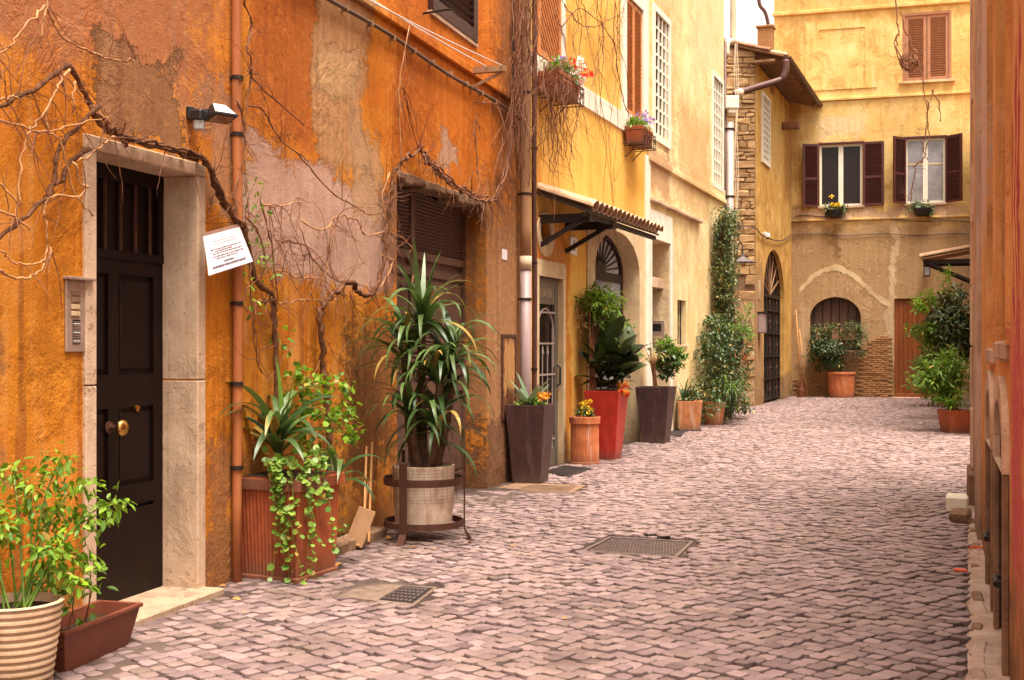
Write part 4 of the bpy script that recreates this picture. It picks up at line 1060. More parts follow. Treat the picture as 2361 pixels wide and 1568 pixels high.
# ===== right-hand house, seen at a grazing angle
Rr = WR
rY = lambda Y: (12.6-Y)/.9409
def rs_(u): return rY(884.4/(u-2170))
M['shutter_brown'] = simple('weathered_brown', (.19, .11, .07), (.11, .06, .04), 8, .7, 0, .25, .003, 60, True)
M['render_r'] = plaster('pinkish_beige_render', (.60, .42, .32), (.45, .29, .20), (), [((.34, .20, .12), .6, .5, .66)], [((.36, .2, .1), .6, .7)], ((.2, .12, .08), .7, .8), .012)
M['wallR'] = plaster('salmon_orange_plaster', (.74, .37, .14), (.68, .29, .09), [
    (rY(5.05), 1.1, .55, .75, (.55, .05, .14), 1.2, .85, 2.5, 0, (.50, .09, .08)),
    (rY(5.35), 2.15, .05, .5, (.42, .02, .08), .25, .85, 5, 0), (rY(5.15), 2.2, .05, .75, (.45, .015, .08), .3, .9, 5, 0), (rY(4.95), 2.3, .06, .8, (.45, .015, .08), .3, .9, 5, 0),
    (rY(12.2), 1.0, .7, 1.3, (.42, .27, .18), .6, .9, 4, -.4),
    (rY(8.8), 4.2, .9, 1.9, (.70, .50, .41), .5, .92, 5, 0),
  ], [((.44, .14, .04), .5, .52, .68), ((.68, .34, .16), .4, .47, .33)], [((.58, .34, .18), .66, .7)], ((.15, .085, .055), .95, .9), .014, ((.25, .09, .03), .66, .6))
w1 = (rY(7.9), rY(7.0)); w2 = (rY(6.65), rY(5.65))
right, wR = facade('right_house', 'salmon orange house seen edge on at right with magenta graffiti', Rr, 0.0, 9.4, 7.4,
    [(rect(w1[0], w1[1], 1.58, 4.9), .09), (rect(w2[0], w2[1], 1.62, 4.9), .09), (arch(w1[0]+.1, w1[1]-.1, .02, 1.12, .22), .07), (arch(w2[0]+.05, w2[1]-.05, .02, 1.12, .22), .07)], M['wallR'])
for (a, b), zs in ((w1, 1.58), (w2, 1.62)):
    MB().plate(rect(a-.10, b+.08, zs-.02, 5.0), [rect(a, b, zs, 4.9)], -.018, .0).build('window_surround', M['wallR'], right)
    MB().cbox(a+.003, b-.003, -.03, .085, zs-.10, zs+.001, .015).build('sill', M['render_r'], right)
    MB().box(a+.002, b-.002, .055, .088, zs+.002, zs+.42).build('broken_render', M['render_r'], right)
    hwid = (b-a)/2
    for k in (0, 1): louvre(right, a+k*hwid+.005, a+(k+1)*hwid-.005, zs+.43, 4.88, .085, M['shutter_brown'], .07, .08, .035)
for (a, b) in (w1, w2):
    for xa_, xb_ in ((a-.02, a+.1), (b-.1, b+.02)): MB().cbox(xa_, xb_, -.03, .0, .0, .98, .006).build('cellar_jamb', M['kerb'], right)
    MB().plate(arch(a-.02, b+.02, .985, 1.12, .32), [arch(a+.1, b-.1, .986, 1.1, .22)], -.032, .0).build('cellar_arch', M['stone'], right)
    cd = MB().box(a+.1, b-.1, .05, .07, .03, 1.3).build('cellar_door', M['black_wood'], right)
    for k in range(5): MB().cbox(a+.1+(b-a-.2)*k/5+.004, a+.1+(b-a-.2)*(k+1)/5-.004, .03, .05, .05, 1.25, .004).build('plank', M['dark_wood'], cd)
    MB().box(b-.30, b-.02, -.012, .03, .42, .47).tube([(b-.27, -.05, .445), (b-.09, -.05, .445)], .018, 8).box(b-.28, b-.25, -.05, -.01, .43, .46).box(b-.11, b-.08, -.05, -.01, .43, .46).build('bolt', M['iron'], cd)
# corner quoins (far end)
for k in range(9):
    w_ = .42 if k % 2 else .62
    MB().cbox(-.02, w_, -.018, .02, .35+k*.62, .35+(k+1)*.62-.012, .012).build('quoin', M['render_r'] if k > 2 else M['stone'], right)
MB().cbox(-.03, 1.0, -.05, .02, .0, .34, .02).build('plinth', M['kerb'], right)
MB().cbox(rY(10.4), rY(9.6), -.03, .02, .0, 5.2, .012).build('pilaster', M['render_r'], right)
# thin downpipes on the right house
for u_, mt, rr in ():
    s_ = rs_(u_)
    dpo = thing('drainpipe', 'slim %s drainpipe running down the right house' % ('tan' if mt == 'pipe_tan' else 'pale cream'), 'drainpipe', Rr.pt(s_, .045, 0), Rr.rz)
    MB().tube([(0, 0, .35), (0, 0, 7.3)], rr, 10).build('pipe', M[mt], dpo, smooth=True)
    for zz in (1.2, 2.9, 4.6): MB().lathe([(rr+.004, -.02), (rr+.010, -.02), (rr+.010, .02), (rr+.004, .02)], 10).box(-.012, .012, .02, .08, -.012, .012).build('clamp', M['iron'], dpo, (0, 0, zz))
# ------------------------------------------------------------------ foliage builders
rl_ = random.Random(31)
LEAF = np.array([(0,0,0), (.28,.40,.05), (.30,0,-.03), (.28,-.40,.05), (.66,.33,.03), (.68,0,-.05), (.66,-.33,.03), (1,0,-.10)])
LF = [(0,2,1), (0,3,2), (1,2,5,4), (2,3,6,5), (4,5,7), (5,6,7)]
ROUND = np.array([(0,0,0), (.12,.42,.03), (.45,0,-.03), (.12,-.42,.03), (.62,.50,.02), (.62,0,-.03), (.62,-.50,.02), (1,0,-.03)])
def leaves(name, mat, parent, items, shape=LEAF):
    """many small leaves joined in one part; items: (pos, dir, up, length, width)"""
    V, Fc, var = [], [], []
    for (p, d, up, L, w) in items:
        d = Vector(d).normalized(); s = Vector(up).cross(d)
        s = s.normalized() if s.length > 1e-4 else d.orthogonal().normalized()
        nn = d.cross(s); o = len(V); p = Vector(p)
        for a, b, c in shape: V.append(p+d*(a*L)+s*(b*w)+nn*(c*L))
        Fc += [tuple(i+o for i in f) for f in LF]; var += [rl_.random()]*8
    me = bpy.data.meshes.new(name); me.from_pydata([tuple(v) for v in V], [], Fc)
    a_ = me.attributes.new('var', 'FLOAT', 'POINT'); a_.data.foreach_set('value', np.array(var, dtype=np.float32))
    me.materials.append(mat); me.polygons.foreach_set('use_smooth', [True]*len(me.polygons))
    ob = bpy.data.objects.new(name, me); COL.objects.link(ob); ob.parent = parent; ob['kind'] = 'stuff'
    return ob
def rv(s=1.0): return Vector((rl_.gauss(0, s), rl_.gauss(0, s), rl_.gauss(0, s)))
def clump(c, rad, n, L, asp=.55, up=.35, surf=.55):
    c = Vector(c); out = []
    for _ in range(n):
        d = rv().normalized(); k = surf+(1-surf)*rl_.random() if rl_.random() < .75 else rl_.random()
        p = c+Vector((d.x*rad[0]*k, d.y*rad[1]*k, d.z*rad[2]*k))
        dd = (d*.7+rv(.55)+Vector((0, 0, up-.35))); l = L*rl_.uniform(.65, 1.2)
        out.append((p, dd, Vector((0, 0, 1))+rv(.4), l, l*asp))
    return out
def bush(c, rad, k, n, sub, L, asp=.55, up=.3):
    """uneven crown: k clumps over an ellipsoid, each with n leaves"""
    c = Vector(c); out = []
    for _ in range(k):
        d = rv().normalized(); q = rl_.uniform(.35, 1.0)
        p = c+Vector((d.x*rad[0]*q, d.y*rad[1]*q, d.z*rad[2]*q)); s = sub*rl_.uniform(.6, 1.3)
        out += clump(p, (s, s, s*.8), n, L, asp, up)
    return out
def strap_mesh(name, L, w, e0, droop, mat, seg=9, fold=.25, twist=0.0):
    m = MB(); x = z = 0.0; pts = []
    for i in range(seg+1):
        t = i/seg; pts.append((x, z)); e = e0-droop*t**1.4; x += math.cos(e)*L/seg; z += math.sin(e)*L/seg
    vs = []
    for i, (x, z) in enumerate(pts):
        t = i/seg; ww = w*min(1, .35+t*3.2)*(max(0, 1-t)**.62)+.0005; tw = twist*t
        vs += [(x, -ww*math.cos(tw), z+ww*fold-ww*math.sin(tw)), (x, 0, z), (x, ww*math.cos(tw), z+ww*fold+ww*math.sin(tw))]
    m.add(vs, [f for i in range(seg) for f in ((i*3, i*3+1, i*3+4, i*3+3), (i*3+1, i*3+2, i*3+5, i*3+4))])
    me = m.mesh(name, 0, True, False); me.materials.append(mat); return me
def rosette(parent, name, meshes, c, n, tilt0=0.0, sc=(.8, 1.15), az0=0.0, spread=2*math.pi, hspan=0.0):
    for k in range(n):
        az = az0+spread*(k*.381966 % 1.0 if spread > 6 else (k+.5)/n)+rl_.uniform(-.2, .2)
        s = rl_.uniform(*sc); me = rl_.choice(meshes)
        inst(name, me, parent, Vector(c)+Vector((0, 0, hspan*(k/n-.5))), (rl_.uniform(-.25, .25), -tilt0+rl_.uniform(-.18, .18), az), (s, s, s))
def sq_planter(root, w0, w1, h, mat, rz, wall=.02, soil=.05):
    """tapered square planter, hollow top"""
    m = MB(); a, b = w0/2, w1/2; i = b-wall; zs = h-soil
    sqr = lambda r, z: [(-r, -r, z), (r, -r, z), (r, r, z), (-r, r, z)]
    vs = sqr(a, 0)+sqr(b, h)+sqr(i, h)+sqr(i-.004, zs-.03)
    m.add(vs, [(3,2,1,0)]+[(r*4+k, r*4+(k+1) % 4, (r+1)*4+(k+1) % 4, (r+1)*4+k) for r in range(3) for k in range(4)])
    p = m.build('pot', mat, root, (0, 0, .012), rz, bev=.006)
    MB().box(-i+.003, i-.003, -i+.003, i-.003, zs-.03, zs).build('soil', M['soil'], root, (0, 0, .012), rz)
    return p
def round_pot(root, prof, h, mat, soil_r, n=32, wob=0, sq=None):
    p = MB().lathe(prof, n, None, False, sq, wob).build('pot', mat, root, (0, 0, .012)); soft(p, 35)
    MB().lathe([(soil_r, h-.07), (soil_r, h-.045)], 20, None, True, sq).build('soil', M['soil'], root, (0, 0, .012))
    return p
def flower_heads(name, mat, parent, centres, r, n=14, L=.03):
    it = []
    for c in centres:
        for _ in range(n):
            d = rv().normalized(); it.append((Vector(c)+d*r*.5, d, rv(), L, L*.9))
    return leaves(name, mat, parent, it, ROUND)

# ------------------------------------------------------------------ plants along the left
# beige ribbed pot, bottom-left corner
p = gnd(38, 1600); t = thing('ribbed_planter', 'beige ribbed planter with a leafy bright green plant, nearest at bottom left', 'potted plant', p)
prof = [(.02, 0), (.145, 0)]; n = 11
for k in range(n):
    z0 = .03+k*.034; r_ = .15+.05*(k/n); prof += [(r_-.006, z0), (r_+.007, z0+.009), (r_+.007, z0+.02), (r_-.006, z0+.03)]
prof += [(.208, .412), (.190, .418), (.182, .36), (.02, .355)]
round_pot(t, prof, .42, M['beige_pot'], .183, 40)
it = []; st = MB()
tops = [(-.16, .1, .85), (.02, .12, .95), (.12, .22, 1.06), (.22, .25, .95), (.27, .3, .78), (.24, .2, .60), (-.05, -.02, .78), (-.2, .05, .70), (.16, .05, .66), (.33, .35, .84), (.1, .3, .8), (.24, .1, .5), (-.1, .2, 1.0)]
for tx, ty, tz in tops:
    base = Vector((rl_.uniform(-.05, .06), rl_.uniform(-.03, .08), .38)); top = Vector((tx, ty, tz))
    mid = base.lerp(top, .55)+Vector((0, 0, .10)); path = catmull([base, mid, top], 5)
    st.tube(path, [.006-.003*i/len(path) for i in range(len(path))], 5)
    for q in path[4:]:
        it += clump(q, (.06, .06, .05), 7, .05, .55, -.1)
    it += clump(top, (.09, .09, .07), 26, .055, .55, -.15)
st.build('stems', M['leaf_mid'], t); leaves('foliage', M['leaf_bright'], t, it)
# brown trough behind it
p0 = gnd(190, 1525); tr = thing('plant_trough', 'low dark red brown plastic trough behind the ribbed planter', 'planter', p0, A.rz+R(3))
m = MB(); a, b = .09, .125; l0, l1 = .27, .33
sq4 = lambda x, y, z: [(-x, -y, z), (x, -y, z), (x, y, z), (-x, y, z)]
m.add(sq4(l0, a, 0)+sq4(l1, b, .2)+sq4(l1+.012, b+.012, .2)+sq4(l1+.012, b+.012, .22)+sq4(l1-.012, b-.012, .22)+sq4(l1-.02, b-.02, .15),
      [(3,2,1,0)]+[(r*4+k, r*4+(k+1) % 4, (r+1)*4+(k+1) % 4, (r+1)*4+k) for r in range(5) for k in range(4)])
m.build('trough', M['brown_trough'], tr, (0, 0, .014), bev=.004)
MB().box(-.31, .31, -.105, .105, .14, .165).build('soil', M['soil'], tr)
it = []; st = MB()
for k in range(9):
    b_ = Vector((rl_.uniform(-.28, .05), rl_.uniform(-.06, .06), .15)); e_ = b_+Vector((rl_.uniform(-.1, .06), rl_.uniform(-.12, .1), rl_.uniform(.10, .34)))
    st.tube(catmull([b_, b_.lerp(e_, .5)+rv(.02), e_], 4), .003, 4); it += clump(e_, (.07, .07, .06), 10, .07, .6)
st.build('stems', M['twig'], tr); leaves('foliage', M['leaf_mid'], tr, it)

# square ribbed terracotta pot with yucca-like clump and trailing pothos
ctr = (gnd(557, 1337)+gnd(745, 1322))/2; ctr = Vector((-1.545, 8.22, 0))
t = thing('square_terracotta_pot', 'tall square ribbed terracotta pot with strap leaves and trailing round leaved creeper', 'potted plant', ctr)
rzp = R(-24)
m = MB(); a, b, h = .235, .262, .70
# ribbed faces
def ribbed_square(m, a, b, h, n, dep):
    ring = []
    for side in range(4):
        for k in range(n*2):
            f = -1+2*(k+.5)/(n*2); d = dep if (k % 2 and 1 < k < n*2-2) else 0
            x, y = f, -1; 
            c, s = math.cos(side*math.pi/2), math.sin(side*math.pi/2)
            ring.append((x*c-y*s, x*s+y*c, -s*0+0, d, side))
    vs = []
    for z, r in ((0, a), (h, b)):
        for (x, y, _, d, side) in ring:
            nx_, ny_ = ((0, -1), (1, 0), (0, 1), (-1, 0))[side]
            vs.append((x*r-nx_*d, y*r-ny_*d, z))
    N_ = len(ring); m.add(vs, [(k, (k+1) % N_, N_+(k+1) % N_, N_+k) for k in range(N_)]+[tuple(range(N_-1, -1, -1))])
ribbed_square(m, a, b, h, 17, .005)
pt_ = m.build('pot', M['terra_red'], t, (0, 0, .012), rzp)
MB().plate([(-.285, -.285), (.285, -.285), (.285, .285), (-.285, .285)], [[(-.235, -.235), (.235, -.235), (.235, .235), (-.235, .235)]], 0, .07).build('rim', M['terra_red'], t, (0, 0, .78), 0, bev=.008)
rim = t.children[-1]; rim.rotation_euler = (R(-90), 0, 0); rim.rotation_euler = (Matrix.Rotation(rzp, 4, 'Z')@Matrix.Rotation(R(-90), 4, 'X')).to_euler(); rim.location = (0, 0, .70)
MB().cbox(-.25, .25, -.25, .25, .0, .045, .008).build('foot', M['terra_red'], t, (0, 0, .006), rzp)
MB().box(-.235, .235, -.235, .235, .69, .71).build('soil', M['soil'], t, (0, 0, 0), rzp)
SL = [strap_mesh('strap_leaf', L, w, e, d, M['leaf_yucca'], 9, .22, tw) for L, w, e, d, tw in ((.74, .044, 1.0, 2.4, .2), (.66, .042, .8, 2.1, -.2), (.80, .046, 1.2, 2.7, .1), (.60, .040, .5, 1.7, .3), (.7, .044, 1.3, 1.9, 0))]
rosette(t, 'strap_leaf', SL, (-.06, -.06, .90), 28, .05, (.75, 1.1), 0, 2*math.pi, .12)
rosette(t, 'strap_leaf', SL, (.28, .35, .62), 9, -.1, (.6, .95), 0, 2*math.pi, .08)
UP = [strap_mesh('strap_leaf', .62, .03, 1.45, .25, M['leaf_mid'], 7)]
rosette(t, 'strap_leaf', UP, (-.03, -.02, .9), 2, 0, (.9, 1.1))
it = []; st = MB()
R3 = Matrix.Rotation(rzp, 3, 'Z')
for k in range(19):      # creeper trailing over the front right corner
    s0 = R3@Vector((rl_.uniform(.02, .25), -.26+rl_.uniform(0, .05), .78)); 
    if k > 10: s0 = R3@Vector((.265, rl_.uniform(-.25, .1), .78))
    ln = rl_.uniform(.12, .62) if k % 4 else .78
    pts_ = [s0+Vector((0, 0, .06)), s0+R3@Vector((0, -.035, .0))]
    for q in range(1, 5): pts_.append(s0+R3@Vector((rl_.uniform(-.05, .05)+.02*q, -.045-.012*rl_.random(), -ln*q/4*.93)))
    if pts_[-1].z < .04: pts_[-1].z = .04
    path = catmull(pts_, 4); st.tube(path, .0025, 4)
    for q in path:
        if rl_.random() < .8:
            d = Vector((rl_.uniform(-.6, .9), rl_.uniform(-1, -.2), rl_.uniform(-.6, .2))); l = rl_.uniform(.03, .062)
            it.append((q, d, Vector((.2, -1, .6))+rv(.4), l, l*.85))
for k in range(34): it.append((R3@Vector((rl_.uniform(-.1, .28), rl_.uniform(-.26, .2), .74+rl_.random()*.14)), rv()+Vector((.2, -.4, .3)), Vector((0, -.4, 1))+rv(.3), .05, .045))
st.build('creeper_stems', M['leaf_mid'], t); leaves('creeper_leaves', M['leaf_pothos'], t, it, ROUND)
it = []
for k in range(72):      # bright climbing sprays behind, against the wall
    c_ = Vector((rl_.uniform(-.35, .40), .25+rl_.uniform(0, .35), rl_.uniform(.85, 1.72)))
    if c_.z > 1.35 and c_.x > -.02: c_.z -= .3
    it += clump(c_, (.09, .06, .07), 9, .055, .75, .1)
leaves('climbing_leaves', M['leaf_bright'], t, it, ROUND)

# yucca in iron ring stand
yc = Vector((-.72, 9.72, 0)); t = thing('yucca_stand', 'big drooping yucca in a pale stained pot held by a rusty iron ring stand', 'potted plant', yc)
pot = MB().lathe([(.02, .16), (.23, .16), (.245, .3), (.255, .62), (.235, .625), (.23, .58), (.02, .57)], 28, None, False).build('pot', M['pot_white'], t); soft(pot, 35)
MB().lathe([(.225, .56), (.225, .585)], 20).build('soil', M['soil'], t)
# wire mesh wrapped round the pot
wm = MB()
for k in range(34):
    a_ = 2*math.pi*k/34; wm.tube([(.272*math.cos(a_), .272*math.sin(a_), .34), (.278*math.cos(a_), .278*math.sin(a_), .70+.02*math.sin(k*1.7))], .001, 3, False)
for q in range(14):
    z_ = .34+q*.026; wm.tube([(.2745*math.cos(2*math.pi*k/34), .2745*math.sin(2*math.pi*k/34), z_) for k in range(35)], .001, 3, False)
wm.build('wire_mesh', M['wire'], t)['kind'] = 'stuff'
for z_, hh in ((.13, .05), (.47, .06)):
    MB().lathe([(.315, z_), (.325, z_), (.325, z_+hh), (.315, z_+hh), (.315, z_)], 36, None, False).build('ring', M['rust'], t)
for az in (R(-115), R(5), R(125)):
    c_, s_ = math.cos(az), math.sin(az); wd = .032 if az < -1 else .012
    Mx = Matrix.Rotation(az, 4, 'Z')
    MB().box(.326, .338, -wd, wd, .10, .66 if wd > .02 else .72, Mx).add([Mx@Vector(q) for q in ((.326, -wd, .10), (.338, -wd, .10), (.338, wd, .10), (.326, wd, .10), (.36, -wd, .012), (.40, -wd, .012), (.40, wd, .012), (.36, wd, .012))],
        [(0,1,5,4), (1,2,6,5), (2,3,7,6), (3,0,4,7), (4,5,6,7)]).build('leg', M['rust'], t)
heads = [(-.02, .02, 1.74, 40), (.14, -.08, 1.28, 44), (-.08, -.08, 1.02, 30), (.24, .02, 1.50, 36), (-.16, .06, 1.50, 34), (.10, -.12, .92, 26)]
for hx_, hy_, hz_, n_ in heads:
    MB().tube(catmull([(hx_*.35, hy_*.35, .55), (hx_*.8, hy_*.8, .55+(hz_-.55)*.5), (hx_, hy_, hz_+.02)], 5), [.042]*5+[.034]*6, 8).build('trunk', M['trunk'], t, smooth=True)
YL = [strap_mesh('yucca_leaf', L, w, e, d, M['leaf_yucca'], 10, .2, tw) for L, w, e, d, tw in ((.66, .036, .9, 2.3, .15), (.60, .033, .5, 2.0, -.2), (.72, .038, 1.15, 2.8, .1), (.54, .032, .1, 1.5, .3), (.66, .034, 1.3, 2.0, -.1), (.62, .034, .2, 1.9, .25))]
for hx_, hy_, hz_, n_ in heads: rosette(t, 'yucca_leaf', YL, (hx_, hy_, hz_), n_, .0, (.75, 1.08), rl_.random()*6, 2*math.pi, .22)
YU = [strap_mesh('yucca_leaf', .62, .028, 1.35, .35, M['leaf_yucca'], 8), strap_mesh('yucca_leaf', .55, .026, 1.1, .6, M['leaf_yucca'], 8)]
rosette(t, 'yucca_leaf', YU, (-.02, .02, 1.80), 9, .0, (.85, 1.15))

# dark brown tapered planter 1 with aloe-like spikes and kalanchoe
def face_center(u, v): return gnd(u, v)
pc = Vector((.215, 13.82, 0))
t = thing('brown_planter', 'tapered dark brown planter with spiky agave and orange kalanchoe, beside the drainpipe', 'potted plant', pc, 0, 'tapered square planters')
rz5 = R(-18); sq_planter(t, .33, .47, .90, M['brown_planter'], rz5)
AG = [strap_mesh('agave_leaf', L, .035, e, d, M['leaf_grey'], 7, .4) for L, e, d in ((.34, 1.1, .3), (.30, .7, -.1), (.36, .9, .4))]
rosette(t, 'agave_leaf', AG, (-.02, -.05, .90), 10, 0, (.95, 1.35))
leaves('foliage', M['leaf_mid'], t, bush((0, -.02, .92), (.2, .18, .05), 24, 14, .05, .05, .7), ROUND)
flower_heads('flowers', M['fl_orange'], t, [(.12+rl_.uniform(-.09, .08), -.1+rl_.uniform(-.08, .08), 1.0+rl_.uniform(-.02, .03)) for _ in range(11)], .035)
# ribbed terracotta cylinder
pc = Vector((.965, 15.82, 0))
t = thing('ribbed_terracotta_pot', 'short ribbed cylindrical terracotta pot with small yellow flowers', 'potted plant', pc)
round_pot(t, [(.02, 0), (.205, 0), (.205, .04), (.195, .045)], .05, M['terracotta'], .1, 48)
p_ = MB().lathe([(.19, .045), (.188, .52), (.188, .545)], 96, None, False, None, -.028).build('ribbed_wall', M['terracotta'], t, (0, 0, .012))
q_ = MB().lathe([(.185, .54), (.205, .55), (.208, .635), (.19, .64), (.185, .59), (.02, .58)], 40, None, False).build('rim', M['terracotta'], t, (0, 0, .012)); soft(q_, 35)
MB().lathe([(.183, .59), (.183, .61)], 20).build('soil', M['soil'], t)
leaves('foliage', M['leaf_dark'], t, bush((0, 0, .70), (.14, .14, .07), 16, 14, .05, .05, .6))
flower_heads('flowers', M['fl_yellow'], t, [(rl_.uniform(-.08, .08)+.02, rl_.uniform(-.08, .08), .76+rl_.uniform(-.06, .09)) for _ in range(14)], .025, 12, .026)
# red planter: rubber plant, orange flowers
pc = Vector((1.30, 16.42, 0))
t = thing('red_planter', 'tapered glossy red planter with a dark rubber plant', 'potted plant', pc, 0, 'tapered square planters')
sq_planter(t, .33, .50, .96, M['red_planter'], R(-21))
def big_leaf(name, L, w, mat, bend=.5, cup=.15):
    m = MB(); seg = 7; vs = []; x = z = 0
    for i in range(seg+1):
        tt = i/seg; ww = w*(math.sin(math.pi*min(1, tt*.92+.06))**.75); e = .2-bend*tt
        vs += [(x, -ww, z+ww*cup), (x, -ww*.5, z+ww*cup*.4), (x, 0, z), (x, ww*.5, z+ww*cup*.4), (x, ww, z+ww*cup)]
        x += math.cos(e)*L/seg; z += math.sin(e)*L/seg
    m.add(vs, [(i*5+k, i*5+k+1, i*5+5+k+1, i*5+5+k) for i in range(seg) for k in range(4)])
    me = m.mesh(name, 0, True, False); me.materials.append(mat); return me
BL = [big_leaf('rubber_leaf', L, w, M['leaf_rubber'], b_) for L, w, b_ in ((.36, .10, .6), (.40, .11, .9), (.32, .095, .3))]
for sx, sy, hh in ((.05, .0, 1.62), (.26, -.05, 1.50), (-.16, .05, 1.35), (.36, .06, 1.36)):
    MB().tube([(sx*.3, sy*.3, .9), (sx, sy, hh)], [.014, .009], 6).build('stem', M['trunk'], t)
    for k in range(11):
        zz = 1.02+(hh-1.02)*k/10; az = k*2.4+sx*9
        inst('rubber_leaf', rl_.choice(BL), t, (sx*(.3+.7*k/10), sy*(.3+.7*k/10), zz), (rl_.uniform(-.5, .5), -.1-.09*k+rl_.uniform(-.2, .2), az), [rl_.uniform(.85, 1.25)]*3)
flower_heads('flowers', M['fl_orange'], t, [(.22+rl_.uniform(-.06, .06), -.16+rl_.uniform(-.05, .05), 1.02+rl_.uniform(-.12, .08)) for _ in range(9)], .04)
flower_heads('red_flowers', M['fl_red'], t, [(.23+rl_.uniform(-.06, .06), -.15+rl_.uniform(-.05, .05), 1.02+rl_.uniform(-.10, .1)) for _ in range(5)], .035)
# bamboo-like bright shrub behind the red planter, on the wall
pc = B.pt(B.s(1330), .24); t = thing('wall_shrub', 'bright green leafy shrub with thin bare stems beside the grille door', 'shrub', pc)
for k in range(4):
    MB().tube(catmull([(rl_.uniform(-.05, .05), rl_.uniform(-.05, .05), 0), (-.04+.03*k, 0, .7), (.02*k-.05, .02*k, 1.6), (.12*k-.05, .1*k, 2.2)], 4), .014, 6).build('stem', M['twig'], t, smooth=True)
it = bush((.08, .20, 2.05), (.32, .42, .34), 52, 22, .11, .10, .40, .25)+bush((.26, .40, 1.58), (.34, .40, .42), 50, 22, .11, .11, .38, .15)
leaves('foliage', M['leaf_mid'], t, it)
leaves('bright_foliage', M['leaf_bright'], t, bush((.12, .20, 2.2), (.32, .42, .22), 28, 16, .10, .10, .38, .35))
leaves('dry_leaves', M['straw'], t, bush((-.16, .1, 1.95), (.10, .22, .22), 18, 12, .08, .06, .3, .15))
# dark planter 2
pc = Vector((2.33, 19.3, 0))
t = thing('dark_planter', 'tapered dark plum brown planter with a dry strappy plant and glossy green shrub', 'potted plant', pc, 0, 'tapered square planters')
sq_planter(t, .37, .55, .91, M['brown_planter'], R(-21))
DL = [strap_mesh('dry_leaf', L, .014, e, d, M['straw'], 9, .2) for L, e, d in ((.7, 1.1, 2.4), (.6, .9, 2.2), (.75, 1.3, 2.8), (.5, 1.2, .5))]
rosette(t, 'dry_leaf', DL, (-.06, 0, 1.22), 26, 0, (.7, 1.1))
for k in range(5): MB().tube([(rl_.uniform(-.08, .05), rl_.uniform(-.06, .06), .85), (-.06+rl_.uniform(-.05, .05), rl_.uniform(-.05, .05), 1.35)], .015, 6).build('stem', M['twig'], t)
leaves('foliage', M['leaf_mid'], t, bush((.24, .12, 1.42), (.26, .24, .28), 34, 22, .09, .085, .55, .2))
leaves('dark_foliage', M['leaf_dark'], t, bush((.20, .14, 1.34), (.26, .24, .28), 24, 20, .09, .09, .55, .2))
# pots beside the climber
pc = Vector((3.27, 21.9, 0)); t = thing('tilted_terracotta_pot', 'worn terracotta pot on a dark base below the climbing ivy', 'potted plant', pc)
sq_planter(t, .34, .45, .56, M['terra_old'], R(-10)); MB().cbox(-.2, .2, -.2, .2, -.0, .05, .01).build('base', M['black_wood'], t, (0, 0, .004), R(-10))
leaves('foliage', M['leaf_dark'], t, bush((-.05, 0, .68), (.18, .16, .16), 14, 16, .08, .09, .4))
SP = [strap_mesh('strap_leaf', .4, .03, 1.3, .5, M['leaf_dark'], 6)]
rosette(t, 'strap_leaf', SP, (-.12, -.05, .58), 7)
pc = Vector((3.98, 23.5, 0)); t = thing('round_terracotta_pot', 'small round terracotta pot under the grassy drooping plant', 'potted plant', pc)
round_pot(t, [(.02, 0), (.17, 0), (.215, .40), (.235, .41), (.24, .47), (.215, .475), (.2, .42), (.02, .41)], .47, M['terra_old'], .2, 28)
GL = [strap_mesh('grass_leaf', L, .013, e, d, M['leaf_mid'], 9, .3) for L, e, d in ((.8, 1.2, 2.8), (.7, .9, 2.4), (.9, 1.35, 3.0))]
GD = [strap_mesh('grass_leaf', L, .014, e, d, M['leaf_dark'], 9, .3) for L, e, d in ((.9, 1.1, 2.9), (.75, .9, 2.7))]
rosette(t, 'grass_leaf', GL, (.28, -.02, .52), 46, 0, (.7, 1.1), 0, 2*math.pi, .2)
rosette(t, 'grass_leaf', GD, (.36, .0, .52), 60, 0, (.7, 1.1), 0, 2*math.pi, .3)
# climbing ivy on the cream corner
pc = B.pt(B.s(1640), .25); t = thing('climbing_ivy', 'dense dark climber rising up the corner of the cream house', 'climbing plant', pc, B.rz)
tr_ = MB()
for k in range(5):
    x_ = .1+k*.22; tr_.tube(catmull([(x_, rl_.uniform(-.05, .1), 0), (x_+rl_.uniform(-.2, .2), .0, 1.5), (x_+rl_.uniform(-.2, .2), .05, 3.0), (x_+.1, .05, 4.2)], 5), .022, 6)
tr_.build('stems', M['bark'], t)
it = []
for k in range(420):
    z_ = rl_.uniform(.2, 2.1) if k < 240 else rl_.uniform(2.0, 4.45); 
    if z_ < 2.1: cx_, w_ = -.75+.3*z_, 2.3-.55*z_
    else: cx_, w_ = .5, .75+.14*math.sin(z_*3)
    x_ = cx_+rl_.uniform(-1, 1)*w_*.95
    y_ = -rl_.random()**1.5*(.55 if z_ < 2 else .28)+(.14 if x_ < 1 else .2)
    s_ = rl_.uniform(.11, .2); it += clump((x_, y_, z_), (s_, s_*.8, s_), 26, .085, .62, .1)
h_ = len(it)//3
leaves('foliage', M['leaf_ivy'], t, it[h_:], LEAF); leaves('dark_foliage', M['leaf_dark'], t, it[:h_])
it = []
for k in range(14): it += clump((rl_.uniform(-1.2, .2), -.35-rl_.random()*.3, rl_.uniform(1.3, 2.4)), (.12, .1, .1), 18, .08, .6, .3)
leaves('young_foliage', M['leaf_mid'], t, it)
flower_heads('red_flowers', M['fl_red'], t, [(.55, -.35, 1.35), (.62, -.32, 1.32)], .04, 10, .04)

